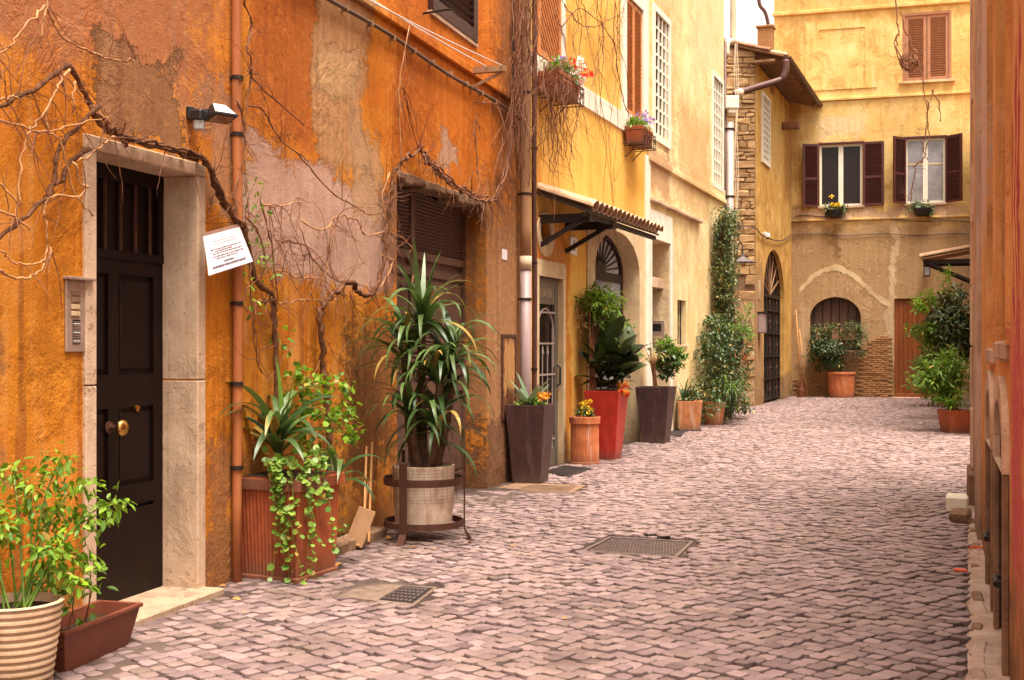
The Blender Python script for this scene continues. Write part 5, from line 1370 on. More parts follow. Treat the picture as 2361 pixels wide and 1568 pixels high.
# shrub in oval pot against the end house
pc = E.pt(E.s(1940), .42); t = thing('oval_terracotta_pot', 'wide terracotta pot with grey green shrub below the arched niche', 'potted plant', pc, E.rz)
round_pot(t, [(.02, 0), (.36, 0), (.40, .70), (.425, .71), (.425, .77), (.39, .775), (.37, .7), (.02, .68)], .77, M['terracotta'], .37, 36)
MB().tube(catmull([(0, 0, .6), (-.1, 0, 1.1), (-.3, -.05, 1.6)], 4), .03, 6).build('trunk', M['trunk'], t)
leaves('foliage', M['leaf_dark'], t, bush((-.45, -.05, 1.35), (.52, .35, .55), 60, 26, .15, .13, .42))
leaves('grey_foliage', M['leaf_grey'], t, bush((-.45, -.12, 1.5), (.52, .35, .5), 26, 16, .14, .11, .4))
leaves('upper_foliage', M['leaf_ivy'], t, bush((.35, .1, 2.0), (.5, .25, .32), 40, 20, .13, .10, .3)+bush((-.5, .1, 2.05), (.4, .25, .25), 26, 20, .12, .1, .3))
leaves('drooping_leaves', M['leaf_ivy'], t, bush((.45, .05, 1.5), (.3, .2, .5), 18, 16, .12, .1, .3, -.3))

# shrubs and pot by the right corner
pc = gnd(2202, 1000); t = thing('pot_by_right_corner', 'square terracotta pot with lily leaves and tall green shrub at the right corner', 'potted plant', pc)
sq_planter(t, .36, .46, .42, M['terra_red'], R(8))
RL = [strap_mesh('strap_leaf', L, .025, e, d, M['leaf_mid'], 8, .3) for L, e, d in ((.5, 1.0, 1.6), (.45, .7, 1.5), (.55, 1.2, 1.9))]
rosette(t, 'strap_leaf', RL, (-.12, -.1, .45), 40, 0, (.7, 1.1), 0, 2*math.pi, .1)
it = bush((-.12, .3, 1.0), (.55, .4, .5), 90, 26, .14, .12, .36, .2)
leaves('foliage', M['leaf_mid'], t, it)
pc = gnd(2196, 968); t = thing('tall_shrub', 'tall variegated leafy shrub leaning out from the right corner', 'shrub', pc)
for k in range(6): MB().tube(catmull([(.1, .1, 0), (rl_.uniform(-.1, .2), .1, 1.0), (rl_.uniform(-.3, .35), .1, 2.0), (rl_.uniform(-.5, .3), .1, 2.7)], 4), .02, 6).build('stem', M['trunk'], t, smooth=True)
it = bush((.05, .1, 1.95), (.50, .45, .85), 130, 26, .15, .13, .42, .15)
leaves('foliage', M['leaf_dark'], t, it); leaves('light_foliage', M['leaf_grey'], t, bush((.0, .0, 2.0), (.5, .45, .8), 54, 20, .14, .13, .42, .15))
leaves('young_shoots', M['leaf_bright'], t, bush((-.62, 0, 2.5), (.36, .2, .28), 18, 12, .11, .12, .45, .3)+bush((-.15, 0, 3.0), (.1, .1, .45), 12, 9, .10, .11, .4, .4))
leaves('left_shoots', M['leaf_mid'], t, bush((-.5, 0, 1.8), (.4, .3, .4), 34, 18, .13, .12, .42, .15))
pc = gnd(2150, 938); t = thing('rounded_shrub', 'rounded olive green shrub standing before the plank door', 'shrub', pc)
MB().tube([(0, 0, 0), (0, 0, .6)], .03, 6).build('stem', M['trunk'], t)
leaves('foliage', M['leaf_ivy'], t, bush((-.0, 0, .98), (.62, .5, .62), 110, 26, .15, .07, .4, .15)); leaves('bright_foliage', M['leaf_mid'], t, bush((-.0, -.1, 1.1), (.6, .5, .6), 50, 20, .13, .07, .4, .2))
# ------------------------------------------------------------------ pipes and wall fittings
def downpipe(name, label, W, u, n, r, z0, z1, mat, clamps=(), group=None, lower=None):
    s_ = W.s(u, n); t = thing(name, label, 'drainpipe', W.pt(s_, n, 0), W.rz, group)
    if lower:
        zc, m2, m3 = lower
        MB().tube([(0, 0, z0), (0, 0, zc)], r, 14).build('lower_pipe', m2, t, smooth=True)
        MB().tube([(0, 0, zc), (0, 0, zc+.16)], r+.008, 14).build('collar', m3, t, smooth=True)
        z0 = zc+.16
    pth = [(0.004*math.sin(z*1.3), .004*math.sin(z*2.1), z) for z in np.linspace(z0, z1, 16)]
    MB().tube(pth, r, 14).build('pipe', mat, t, smooth=True)
    for zz in clamps: MB().lathe([(r+.002, -.014), (r+.008, -.014), (r+.008, .014), (r+.002, .014)], 14, None, False).box(-.01, .01, r, n+.01, -.008, .008).build('clamp', M['iron'], t, (0, 0, zz))
    return t
zA = lambda u, v, n=.05: A.sz(u, v, n)[1]
downpipe('drainpipe', 'orange painted drainpipe between the dark door and the square terracotta pot', A, 547, .05, .032, 0.02, 8.1, M['pipe_orange'], (zA(547, 180), zA(547, 310), zA(547, 700), zA(547, 885), zA(547, 1078)))
zc_ = A.sz(1212, 622, .1)[1]
downpipe('drainpipe', 'thick tan drainpipe with lilac grey lower half between the orange and yellow houses', A, 1212, .10, .066, .02, 8.1, M['pipe_tan'], (zc_-.35, zc_+.9, 4.6, 6.0), None, (zc_, M['pipe_lilac'], M['pipe_cream']))
downpipe('drainpipe', 'thin dark brown pipe just right of the thick tan drainpipe', A, 1232, .09, .032, .02, 8.1, M['pipe_brown'], (1.3, 2.6, 4.0))
downpipe('conduit_pipe', 'black conduit dropping beside the shuttered window of the orange house', A, 1183, .03, .014, 4.35, 7.5, M['iron'], (4.7, 5.3, 5.9, 6.5))
# cable along the ledge
c = thing('conduit_cable', 'dark cable clipped along the underside of the orange house ledge', 'cable', A.o, A.rz)
pts_ = [(x, -.04, 4.30+.015*math.sin(x*2.1)) for x in np.linspace(3.0, sA1-.15, 24)]
MB().tube(pts_, .018, 6).build('cable', M['wire'], c, smooth=True)
for x in np.linspace(4.4, sA1-.4, 14): MB().box(x-.012, x+.012, -.062, .0, 4.28, 4.33).build('clip', M['pipe_tan'], c)
# washing lines and bracket
br = thing('clothes_line', 'two white washing lines strung to an iron wall bracket below the shutter', 'clothes line', A.o, A.rz)
tip = A.loc(1161, 166, .37); wb = Vector((tip.x-.12, 0, tip.z+.06)); wb2 = Vector((tip.x-.15, 0, tip.z-.10))
MB().box(-.03, .03, -.40, 0, -.03, .03, Matrix.Translation((tip.x-.02, 0, tip.z+.03))).bar((tip.x-.02, -.36, tip.z), (tip.x-.02, 0, tip.z-.16), .03).build('bracket', M['wood'], br)
far = A.sz(700, 0)[0]-1.2
for k, (n0, n1, dz) in enumerate(((.37, .02, 0.0), (.20, .10, .05))):
    a_ = Vector((tip.x-.02, -n0, tip.z+.06)); b_ = Vector((far, -n1-.02, tip.z-.05+dz)); pt3 = []
    for q in range(13):
        f = q/12; p_ = a_.lerp(b_, f); p_.z -= .05*math.sin(math.pi*f); pt3.append(p_)
    MB().tube(pt3, .006, 5).build('line', M['white_wire'], br, smooth=True)
MB().tube([(upA-.2, 0, 4.72), (upA-.2, -.30, 4.74), (upA+.05, -.30, 4.74)], .012, 5).build('hook', M['iron'], br)

# floodlight with motion sensor
fp = A.P(436, 258, 0); t = thing('floodlight', 'black floodlight with motion sensor fixed above the dark door', 'floodlight', fp, A.rz)
MB().cbox(-.04, .04, -.03, 0, -.05, .03, .006).bar((0, -.02, 0), (.04, -.12, .0), .03).build('bracket', M['black_plastic'], t)
tl = Matrix.Translation((.05, -.19, .0))@Matrix.Scale(.85, 4)@Matrix.Rotation(R(-28), 4, 'Z')@Matrix.Rotation(R(-14), 4, 'X')
hb = MB(); vs_ = [(-.085, -.07, -.04), (.085, -.07, -.04), (.085, .07, -.04), (-.085, .07, -.04), (-.055, .0, .055), (.055, .0, .055), (.055, .055, .055), (-.055, .055, .055)]
hb.add([tl@Vector(q) for q in vs_], [(3,2,1,0), (4,5,6,7), (0,1,5,4), (1,2,6,5), (2,3,7,6), (3,0,4,7)])
hb.box(-.10, .10, -.082, .082, -.058, -.038, tl)
hd_ = hb.build('housing', M['black_plastic'], t, bev=.004)
MB().add([tl@Vector(q) for q in ((.058, -.002, .054), (.058, .055, .054), (.089, .068, -.03), (.089, -.068, -.03))], [(0,1,2,3)]).build('side_glare_lid', M['chrome_lid'], t)  # side and front faces white: the sky light they catch, painted as colour
MB().add([tl@Vector(q) for q in ((-.052, -.003, .0565), (.052, -.003, .0565), (.084, -.0715, -.034), (-.084, -.0715, -.034))], [(0,1,2,3)]).build('front_glare_lid', M['chrome_lid'], t)
MB().box(-.078, .078, -.06, .06, -.062, -.0575, tl).build('glass', M['lens'], t)
MB().lathe([(.03, -.05), (.036, -.04), (.036, .02), (.02, .04)], 16).build('sensor', M['grey_plastic'], t, (.0, -.07, -.07), 0, smooth=False)
MB().cbox(-.045, .035, -.05, .03, -.03, .035, .008).build('sensor_body', M['black_plastic'], t, (.0, -.06, -.03))
# intercom of the dark door
s0, z0 = A.sz(148, 812); s1, z1 = A.sz(192, 648)
t = thing('intercom_panel', 'worn metal intercom panel with four buttons left of the dark door', 'intercom', A.pt(s0, 0, z0), A.rz)
w_, h_ = s1-s0, z1-z0
MB().cbox(0, w_, -.014, 0, 0, h_, .004).build('plate', M['steel'], t)
MB().cbox(-.012, w_+.05, -.05, 0, h_, h_+.018, .004).build('hood', M['steel'], t)
for k in range(4): MB().cbox(w_*.24, w_*.68, -.022, -.012, h_*(.50+.095*k), h_*(.565+.095*k), .003).build('button', M['stone_cream'] if k in (0, 1) else M['kerb'], t)
for k in range(13): MB().box(w_*.34, w_*.68, -.019, -.013, h_*(.125+.024*k), h_*(.136+.024*k)).build('speaker_slat', M['chrome_lid'] if k % 5 == 1 else M['steel'], t)
MB().box(w_*.32, w_*.72, -.0152, -.0142, h_*.11, h_*.45).build('speaker', M['black_plastic'], t)
# paper notice
c4 = [A.P(480, 636, .16), A.P(583, 603, .16), A.P(552, 523, .10), A.P(467, 546, .10)]
o_ = c4[0]; t = thing('paper_notice', 'damp printed paper notice in a plastic sleeve, tilted and hung from the vine', 'notice', o_)
bx_, by_ = c4[1]-c4[0], c4[3]-c4[0]; cr = c4[2]-c4[1]
nn = bx_.cross(by_).normalized(); nn = nn if nn.y < 0 else -nn
def onp(a, b, h=0.0):
    p_ = c4[0].lerp(c4[1], a).lerp(c4[3].lerp(c4[2], a), b)-o_; return p_+nn*(h+.010*math.sin(a*2.6+.5)*math.sin(b*2.2+.4))
m = MB(); ng = 8
for sgn in (0.0015, -.0005): m.add([onp(i/ng, j/ng, sgn) for j in range(ng+1) for i in range(ng+1)], [(j*(ng+1)+i, j*(ng+1)+i+1, (j+1)*(ng+1)+i+1, (j+1)*(ng+1)+i) for j in range(ng) for i in range(ng)])
m.build('sheet', M['paper'], t, smooth=True, fix=False)
m = MB(); m.add([onp(i/4, b, .002) for b in (1.0, 1.09) for i in range(5)], [(i, i+1, 6+i, 5+i) for i in range(4)])
m.add([onp(i/4, b, -.002) for b in (1.0, 1.09) for i in range(5)], [(i, i+1, 6+i, 5+i) for i in range(4)]); m.build('sleeve_edge', M['paper_strip'], t, fix=False)
ri = random.Random(6); ink = MB()
for (b_, a0, a1, th, mat_) in ((.60, .10, .86, .012, 0), (.545, .2, .62, .014, 0), (.49, .14, .86, .012, 0), (.415, .13, .88, .014, 0), (.355, .2, .72, .010, 0), (.25, .36, .60, .022, 1), (.155, .10, .86, .026, 1), (.80, .2, .8, .006, 0), (.73, .2, .8, .006, 0)):
    a = a0
    while a < a1:
        l = ri.uniform(.02, .08) if not mat_ else ri.uniform(.012, .03)
        e_ = min(a1, a+l); ink.add([onp(a, b_-th, .0035), onp(e_, b_-th, .0035), onp(e_, b_+th*ri.uniform(.4, 1), .0035), onp(a, b_+th*ri.uniform(.4, 1), .0035)], [(0,1,2,3)])
        a = e_+(ri.uniform(.008, .02) if not mat_ else ri.uniform(.003, .01))
ink.build('printed_lines', M['ink'], t, fix=False)
# number plaque
s_, z_ = B.sz(1312, 586); s2_, z2_ = B.sz(1326, 549)
t = thing('number_plaque', 'small white house number plaque below the canopy strut', 'plaque', B.pt(s_, 0, z_), B.rz)
pw_, ph_ = s2_-s_, z2_-z_
MB().cbox(0, pw_, -.03, 0, 0, ph_, .006).build('plate', M['chrome_lid'], t)
text('number', '6', ph_*.95, M['shutter'], t, (pw_*.5, -.0315, ph_*.5), (R(90), 0, 0), .001)
# little paper tag and rusted hatch on the pillar
s_, z_ = A.sz(1157, 598); t = thing('meter_tag', 'tiny pale paper tag stuck on the orange pillar', 'tag', A.pt(s_, 0, z_), A.rz); MB().cbox(0, A.s(1168)-s_, -.008, 0, 0, .12, .002).build('card', M['paper'], t)
s_, z_ = A.sz(1156, 965); s2_ = A.s(1186); z2_ = A.sz(1170, 775)[1]
M['hatch'] = plaster('peeling_hatch', (.20, .07, .03), (.13, .045, .022), [(.28, .62, .2, .34, (.55, .28, .10), .7, .95, 9, -.3)], None, None, None, .006)
t = thing('utility_hatch', 'rust brown meter hatch with peeling paint on the orange pillar', 'hatch', A.pt(s_, 0, z_), A.rz)
MB().plate(rect(-.02, s2_-s_+.02, -.02, z2_-z_+.02), [rect(.015, s2_-s_-.015, .015, z2_-z_-.015)], -.018, 0).build('frame', M['rust'], t); MB().box(.01, s2_-s_-.01, -.010, -.002, .01, z2_-z_-.01).build('panel', M['hatch'], t)
# intercom on the cream entrance reveal
ip = Vector((c_n1-.004, .25, 1.72)); t = thing('intercom_panel', 'grey door intercom on the reveal of the cream house entrance', 'intercom', B.pt(c_n1, -.22, 1.58), B.rz)
MB().cbox(-.03, 0, -.14, .14, 0, .46, .006).build('plate', M['steel'], t); MB().box(-.034, -.029, -.08, .08, .27, .40).build('screen', M['black_plastic'], t)
for k in range(2): MB().box(-.034, -.029, -.1, .1, .06+k*.07, .11+k*.07).build('button', M['stone_cream'], t)
# pipes at the end of the cream house
endp = B.pt(sC1, .06)
for k, (du, rr, mt, z0, z1, lb) in enumerate(((1672, .035, 'pipe_brown', 0.02, 8.35, 'dark thin pipe at the far corner of the cream house'), (1683, .085, 'pipe_grey', 0.02, 6.55, 'thick pale grey drainpipe below the box at the end of the cream house'))):
    q = at(du, 0, 26.55); t = thing('drainpipe', lb, 'drainpipe', (q.x, q.y, 0)); MB().tube([(0, 0, z0), (0, 0, z1)], rr, 12).build('pipe', M[mt], t, smooth=True)
    for zz in (1.5, 3.2, 4.9, 6.4): MB().lathe([(rr, -.02), (rr+.012, -.02), (rr+.012, .02), (rr, .02)], 12).build('clamp', M['iron'], t, (0, 0, zz))
q = at(1688, 237, 26.5); t = thing('junction_box', 'pale square collector box where the pipes meet at the cream corner', 'box', (q.x, q.y, q.z))
MB().cbox(-.16, .14, -.1, .12, -.14, .14, .02).cbox(-.1, .08, -.06, .08, -.24, -.14, .02).build('box', M['white_paint'], t)
q = [at(1690, -60, 26.9), at(1690, 80, 26.9), at(1684, 95, 26.8), at(1676, 100, 26.7), at(1675, 130, 26.6)]
tag(MB().tube(catmull(q, 4), .07, 10).build('upper_pipe', M['pipe_cream'], smooth=True), 'pale pipe with an elbow against the white sky at the cream corner', 'pipe')
for k, (u_, lb) in enumerate(((1695, 'bundle of thin cables hanging beside the grey drainpipe'),)):
    t = thing('hanging_cables', lb, 'cable', at(u_, 100, 28))
    for j in range(3): MB().tube([at(u_+j*3+2*math.sin(v*.03+j), v, 28)-t.location for v in range(100, 540, 30)], .012, 4).build('cable', M['pipe_cream'], t)
# lamp on the stone front
lp = at(1713, 605, 29.9); t = thing('wall_lamp', 'dark enamel shade lamp on a curved arm against the stone front', 'lamp', lp)
sh = MB().lathe([(.045, .22), (.05, .14), (.10, .10), (.36, .0), (.355, -.008), (.09, .085), (.03, .1)], 28, None, False).build('shade', M['pipe_grey'], t); soft(sh, 40)
sh.data.materials[0] = simple('enamel_grey', (.16, .13, .13), (.11, .09, .09), 10, .4)
MB().tube(catmull([(0, .8, .12), (0, .75, .45), (-.0, .4, .52), (0, .1, .45), (0, 0, .2)], 5), .02, 8).build('arm', M['iron'], t, smooth=True)
MB().lathe([(.03, -.03), (.05, .03), (.03, .1)], 12).build('bulb', M['grey_plastic'], t)
# mailbox, camera, plate by the gate
mp = D.loc(1758, 768, .10); t = thing('letter_box', 'grey metal letter box beside the iron gate', 'mailbox', D.pt(D.s(1758, .1), 0, mp.z), D.rz)
MB().cbox(-.17, .17, -.18, 0, 0, .52, .02).build('body', M['pipe_lilac'], t); MB().cbox(-.19, .19, -.21, .01, .52, .56, .01).build('lid', M['iron'], t); MB().box(-.1, .1, -.184, -.178, .4, .43).build('slot', M['black_plastic'], t)
cpz = D.sz(1772, 545, .15); t = thing('security_camera', 'small white security camera above the iron gate', 'camera', D.pt(cpz[0], .0, cpz[1]), D.rz)
MB().cbox(-.06, .06, -.1, 0, .04, .12, .01).build('mount', M['white_paint'], t); MB().lathe([(.02, -.06), (.075, -.02), (.08, .05), (.06, .08)], 14).build('dome', M['chrome_lid'], t, (0, -.12, 0)); MB().lathe([(.01, -.075), (.05, -.045), (.06, -.03)], 12).build('lens', M['black_plastic'], t, (0, -.12, 0))
s_, z_ = D.sz(1750, 680); t = thing('wall_sign', 'small cream plate on the corner beside the iron gate', 'plate', D.pt(s_, 0, z_), D.rz); MB().cbox(-.12, .12, -.02, 0, -.12, .38, .005).build('plate', M['stone_cream'], t)
sp = D.loc(1806, 285, .1); t = thing('drain_spout', 'short terracotta spout under the cottage eave', 'spout', D.pt(D.s(1804), 0, sp.z), D.rz); MB().cbox(-.12, .12, -.5, 0, -.1, .12, .03).build('spout', M['terra_old'], t)
# lantern by the small canopy
lnp = E.P(2137, 622, .25); t = thing('wall_lantern', 'small iron lantern hanging beside the small tiled canopy', 'lantern', lnp, E.rz)
MB().box(-.09, .09, -.09, .09, -.2, -.17).box(-.10, .10, -.10, .10, .13, .16).build('frame', M['iron'], t)
for sx in (-1, 1):
    for sy in (-1, 1): MB().box(sx*.08-.008, sx*.08+.008, sy*.08-.008, sy*.08+.008, -.17, .13).build('post', M['iron'], t)
MB().box(-.07, .07, -.07, .07, -.165, .125).build('glass', M['pane_grey'], t); MB().cbox(-.07, .07, -.07, .07, .2, .42, .01).build('cap_box', M['chrome_lid'], t)
MB().tube([(0, 0, .16), (0, 0, .2)], .03, 8).tube([(0, .0, .18), (0, .25, .18)], .02, 6).build('arm', M['iron'], t)
# brooms
for k, (ub, vb, ut, vt, mt, lb) in enumerate(((1848, 914, 1835, 715, 'bamboo', 'wooden broom with dark bristles leaning in the corner by the niche'), (1862, 912, 1843, 760, 'bamboo', 'plain wooden pole leaning right of the broom'))):
    b_ = E.P(ub, vb, .5); b_.z = .02; tp = E.P(ut, vt, .06); t = thing('broom' if k == 0 else 'wooden_pole', lb, 'broom' if k == 0 else 'pole', b_)
    MB().tube([(0, 0, .3 if k == 0 else 0), tp-b_], .022, 8).build('handle', M[mt], t, smooth=True)
    if k == 0: MB().lathe([(.13, 0), (.12, .2), (.05, .42), (.03, .5)], 12).build('bristles', M['brown_trough'], t)
    
# ------------------------------------------------------------------ window boxes
def iron_box(name, label, W, u0, u1, vtop, vbot, n, flow, dirs=None, mats=('terra_red',)):
    sm_, z0 = W.sz((u0+u1)/2, vbot, n*.6); z1 = W.sz((u0+u1)/2, vtop, n*.6)[1]; s0, s1 = sm_-flow, sm_+flow
    t = thing(name, label, 'flower box', W.pt((s0+s1)/2, n/2, z0), W.rz); w = abs(s1-s0)/2; d = n*.42; h = z1-z0
    MB().add([(-w*.9, -d*.8, 0), (w*.9, -d*.8, 0), (w*.9, d*.8, 0), (-w*.9, d*.8, 0), (-w, -d, h), (w, -d, h), (w, d, h), (-w, d, h), (-w+.02, -d+.02, h), (w-.02, -d+.02, h), (w-.02, d-.02, h), (-w+.02, d-.02, h), (-w+.02, -d+.02, h-.05), (w-.02, -d+.02, h-.05), (w-.02, d-.02, h-.05), (-w+.02, d-.02, h-.05)],
        [(3,2,1,0)]+[(r*4+k, r*4+(k+1) % 4, (r+1)*4+(k+1) % 4, (r+1)*4+k) for r in range(3) for k in range(4)]+[(12,13,14,15)]).build('trough', M[mats[0]], t, bev=.004)
    b = MB()
    for zz in (-.02, h*.72):
        q = [(-w-.03, d+.02, zz), (-w-.03, -d-.03, zz), (w+.03, -d-.03, zz), (w+.03, d+.02, zz)]
        for i in range(3): b.bar(q[i], q[i+1], .012)
    for x in np.linspace(-w-.03, w+.03, 7): b.bar((x, -d-.03, -.02), (x, -d-.03, h*.72), .009)
    for x in (-w*.6, w*.6): b.bar((x, -d-.03, -.02), (x, n/2, -.02), .014); b.bar((x, -d*.2, -.02), (x, n/2, -.2), .014)
    for x in np.linspace(-w*.8, w*.8, 4):
        b.tube([(x+.05*(.3+.1*a_)*math.cos(a_), -d-.032, h*.35+.05*(.3+.1*a_)*math.sin(a_)) for a_ in [q*.6 for q in range(13)]], .005, 4)
    b.build('bracket', M['iron'], t)
    return t, w, d, h
t, w, d, h = iron_box('flower_box', 'terracotta window box of red and white flowers tangled in bare vine', B, 1258, 1335, 178, 228, .36, .42)
leaves('foliage', M['leaf_mid'], t, bush((0, -.02, h+.08), (w*.9, d, .1), 34, 16, .07, .08, .5))
flower_heads('white_flowers', M['fl_white'], t, [(rl_.uniform(.1, 1.0)*w, rl_.uniform(-d, d)-.05, h+rl_.uniform(-.02, .24)) for _ in range(20)], .06, 14, .05)
flower_heads('red_flowers', M['fl_red'], t, [(w*1.0+rl_.uniform(-.1, .45), -.05+rl_.uniform(-.12, .1), h+rl_.uniform(.08, .36)) for _ in range(17)], .05, 14, .05)
flower_heads('violet_flowers', M['fl_violet'], t, [(rl_.uniform(-.2, .3)*w, rl_.uniform(-d, d), h+rl_.uniform(.1, .28)) for _ in range(6)], .045, 12, .045)
t, w, d, h = iron_box('flower_box', 'terracotta window box with violet flowers in a scrolled iron holder', B, 1444, 1512, 298, 336, .34, .36)
leaves('foliage', M['leaf_mid'], t, bush((-.1, 0, h+.06), (w*.9, d, .08), 22, 14, .07, .08, .5))
flower_heads('violet_flowers', M['fl_violet'], t, [(rl_.uniform(.2, .95)*w, rl_.uniform(-d, d), h+rl_.uniform(.05, .32)) for _ in range(13)], .05, 12, .05)
flower_heads('white_flowers', M['fl_white'], t, [(rl_.uniform(.0, .95)*w, rl_.uniform(-d, d), h+rl_.uniform(.02, .14)) for _ in range(7)], .05, 12, .05)
for (u_, v_, lb, fl) in ((1925, 492, 'small sill pot with yellow flowers under the left dark red shutters', 1), (2127, 488, 'small sill pot of trailing green leaves under the right dark red shutters', 0)):
    q = E.P(u_, v_, .16); t = thing('sill_pot', lb, 'flower box', q, E.rz)
    MB().lathe([(.02, -.1), (.2, -.1), (.26, .1), (.24, .1), (.02, .06)], 16, None, False, .25).build('pot', M['black_plastic'], t)
    MB().tube([(-.2, .0, -.05), (-.2, .18, -.05)], .015, 5).tube([(.2, .0, -.05), (.2, .18, -.05)], .015, 5).build('bracket', M['iron'], t)
    leaves('foliage', M['leaf_ivy'] if fl else M['leaf_grey'], t, bush((0, -.02, .15), (.42 if not fl else .32, .16, .15), 24, 16, .10, .11, .4, 0)); leaves('dark_foliage', M['leaf_dark'], t, bush((0, 0, .1), (.36, .16, .16), 14, 16, .10, .11, .4, -.2))
    if fl: flower_heads('flowers', M['fl_yellow'], t, [(.0+rl_.uniform(-.08, .12), -.15, .2+rl_.uniform(-.06, .08)) for _ in range(5)]+[(-.1, -.1, .5)], .05, 12, .06)
# hanging pots in the niche
# ------------------------------------------------------------------ bare vines
rvn = random.Random(77)
def branch(t, W, pts, r0, r1, mat, n=.05, name='branch', jit=.010, sides=6):
    P3 = []
    for p in pts:
        q = W.P(p[0], p[1], p[2] if len(p) > 2 else n); P3.append(q)
    path = catmull(P3, 5); L = len(path)
    path = [p+Vector((rvn.gauss(0, jit), rvn.gauss(0, jit), rvn.gauss(0, jit))) for p in path]
    rr = [(r0+(r1-r0)*i/(L-1))*(1+.18*math.sin(i*1.9+r0*900)) for i in range(L)]
    o = t.location
    b_ = MB().tube([p-o for p in path], rr, sides).build(name, mat, t, smooth=True); return path
def twigs(t, path_list, n, L, r, mat, W, spread=1.0, down=.3, name='twigs'):
    """fine bare twigs joined in one part, growing from given paths and hugging the wall"""
    m = MB()
    for _ in range(n):
        p = rvn.choice(rvn.choice(path_list)).copy(); d = W.d*rvn.gauss(0, 1)+Vector((0, 0, rvn.gauss(-down, 1)))-W.i*rvn.uniform(-.05, .35)
        d.normalize(); l = L*rvn.uniform(.4, 1.5); q = [p]
        k = 7
        for i in range(k):
            d = (d+W.d*rvn.gauss(0, .22)+Vector((0, 0, rvn.gauss(-.05, .22)))-W.i*rvn.gauss(0, .06)).normalized(); p = p+d*l/k
            dist = (p-W.o).dot(-W.i)
            if dist < .015: p = p-W.i*(.015-dist)
            q.append(p)
        m.tube([a-t.location for a in q], [r*(1-.75*i/k) for i in range(k+1)], 4, False)
        if rvn.random() < .6:
            b0 = q[3]; dd = (d+W.d*rvn.gauss(0, .8)+Vector((0, 0, rvn.gauss(0, .8)))).normalized()
            m.tube([b0-t.location, b0+dd*l*.2+rv(.01)-t.location, b0+dd*l*.4+rv(.02)-t.location], [r*.6, r*.45, r*.25], 4, False)
    o = m.build(name, mat, t, fix=False); o['kind'] = 'stuff'; return o
# vine 1: round the dark door
base = A.P(640, 1010, .1); base.z = 0.0
V1 = thing('bare_vine', 'gnarled leafless vine climbing over the dark front door', 'vine', base)
paths = []
paths.append(branch(V1, A, [(655, 1180), (640, 1000), (636, 850), (634, 760), (628, 690), (590, 645), (572, 570), (540, 500), (505, 450), (485, 390), (462, 362), (400, 345), (330, 330), (262, 306), (232, 285), (212, 250), (185, 195), (158, 146)], .022, .014, M['bark'], .07, 'trunk', .004, 8))
for k in range(4): paths.append(branch(V1, A, [(245+rvn.uniform(-8, 8), 298), (300, 322+rvn.uniform(-6, 6)), (370, 338+rvn.uniform(-6, 6)), (440, 356+rvn.uniform(-6, 8)), (478, 376+rvn.uniform(-8, 8)), (498, 420+rvn.uniform(-8, 8)), (535+rvn.uniform(-8, 8), 490), (566, 520)], .011, .009, M['bark'], .05+.02*k))
paths.append(branch(V1, A, [(158, 146), (110, 182), (60, 215), (0, 245), (-60, 270)], .015, .011, M['bark'], .12, 'branch', .004, 8))
paths.append(branch(V1, A, [(228, 240), (190, 285), (150, 320), (128, 370), (121, 438), (75, 482), (0, 545), (-50, 570)], .013, .011, M['bark'], .14, 'branch', .004, 8))
paths.append(branch(V1, A, [(205, 340), (168, 372), (128, 425), (100, 460)], .013, .011, M['bark'], .12))
paths.append(branch(V1, A, [(215, 250), (232, 270), (255, 300), (275, 320), (300, 335)], .016, .010, M['twig'], .09))
pale = [[(106, 12), (122, 52), (150, 90), (200, 116), (250, 135), (300, 141), (316, 137)], [(106, 12), (78, 40), (45, 78), (20, 112), (-20, 130)], [(106, -20), (106, 12), (95, 70), (96, 110)],
    [(-10, 272), (60, 296), (112, 304), (160, 290), (235, 272)], [(160, 160), (140, 190), (118, 232), (80, 288), (66, 302), (54, 352), (45, 442), (50, 470)], [(175, 190), (168, 215), (167, 260)],
    [(172, 370), (184, 418), (200, 428), (195, 442), (178, 456), (122, 452), (106, 474), (102, 500), (110, 545), (106, 588), (90, 606), (45, 609), (15, 590), (-15, 560)],
    [(-5, 418), (20, 445), (46, 476)], [(-10, 480), (40, 505), (66, 530)], [(-10, 620), (40, 640), (80, 632), (112, 600), (118, 570)], [(0, 232), (30, 222), (52, 232)], [(265, 315), (240, 330), (205, 360), (175, 370)], [(108, 250), (110, 300), (140, 330), (170, 440), (215, 498)]]
for q in pale: paths.append(branch(V1, A, q, .0072, .0045, M['twig_pale'], .16, 'branch', .005, 5))
twigs(V1, paths, 80, .34, .0036, M['twig'], A)
twigs(V1, paths[:6], 14, .16, .005, M['bark'], A)
sp_ = []
for (u_, v_) in ((580, 435), (585, 470), (600, 490), (575, 545), (600, 560), (585, 590), (615, 600), (620, 620), (570, 650), (600, 720), (580, 690), (615, 660)): sp_ += clump(A.P(u_, v_, .10)-V1.location, (.07, .05, .06), 8, .05, .5, .2)
leaves('young_leaves', M['leaf_bright'], V1, sp_)
m1 = [[(566, 510), (575, 600), (580, 690), (585, 780), (600, 860)], [(600, 470), (625, 560), (635, 640), (640, 720)], [(562, 0), (580, 60), (570, 110), (582, 160), (570, 240), (562, 320)], [(548, 230), (565, 300), (558, 380), (540, 440), (545, 520)], [(575, 160), (590, 190), (700, 290)], [(590, 700), (620, 690), (635, 680)], [(565, 500), (600, 540), (610, 620), (560, 680), (570, 720)]]
p2_ = [branch(V1, A, q, .0075, .005, M['twig'], .08, 'branch', .006, 5) for q in m1]
twigs(V1, p2_, 70, .35, .0035, M['twig'], A)
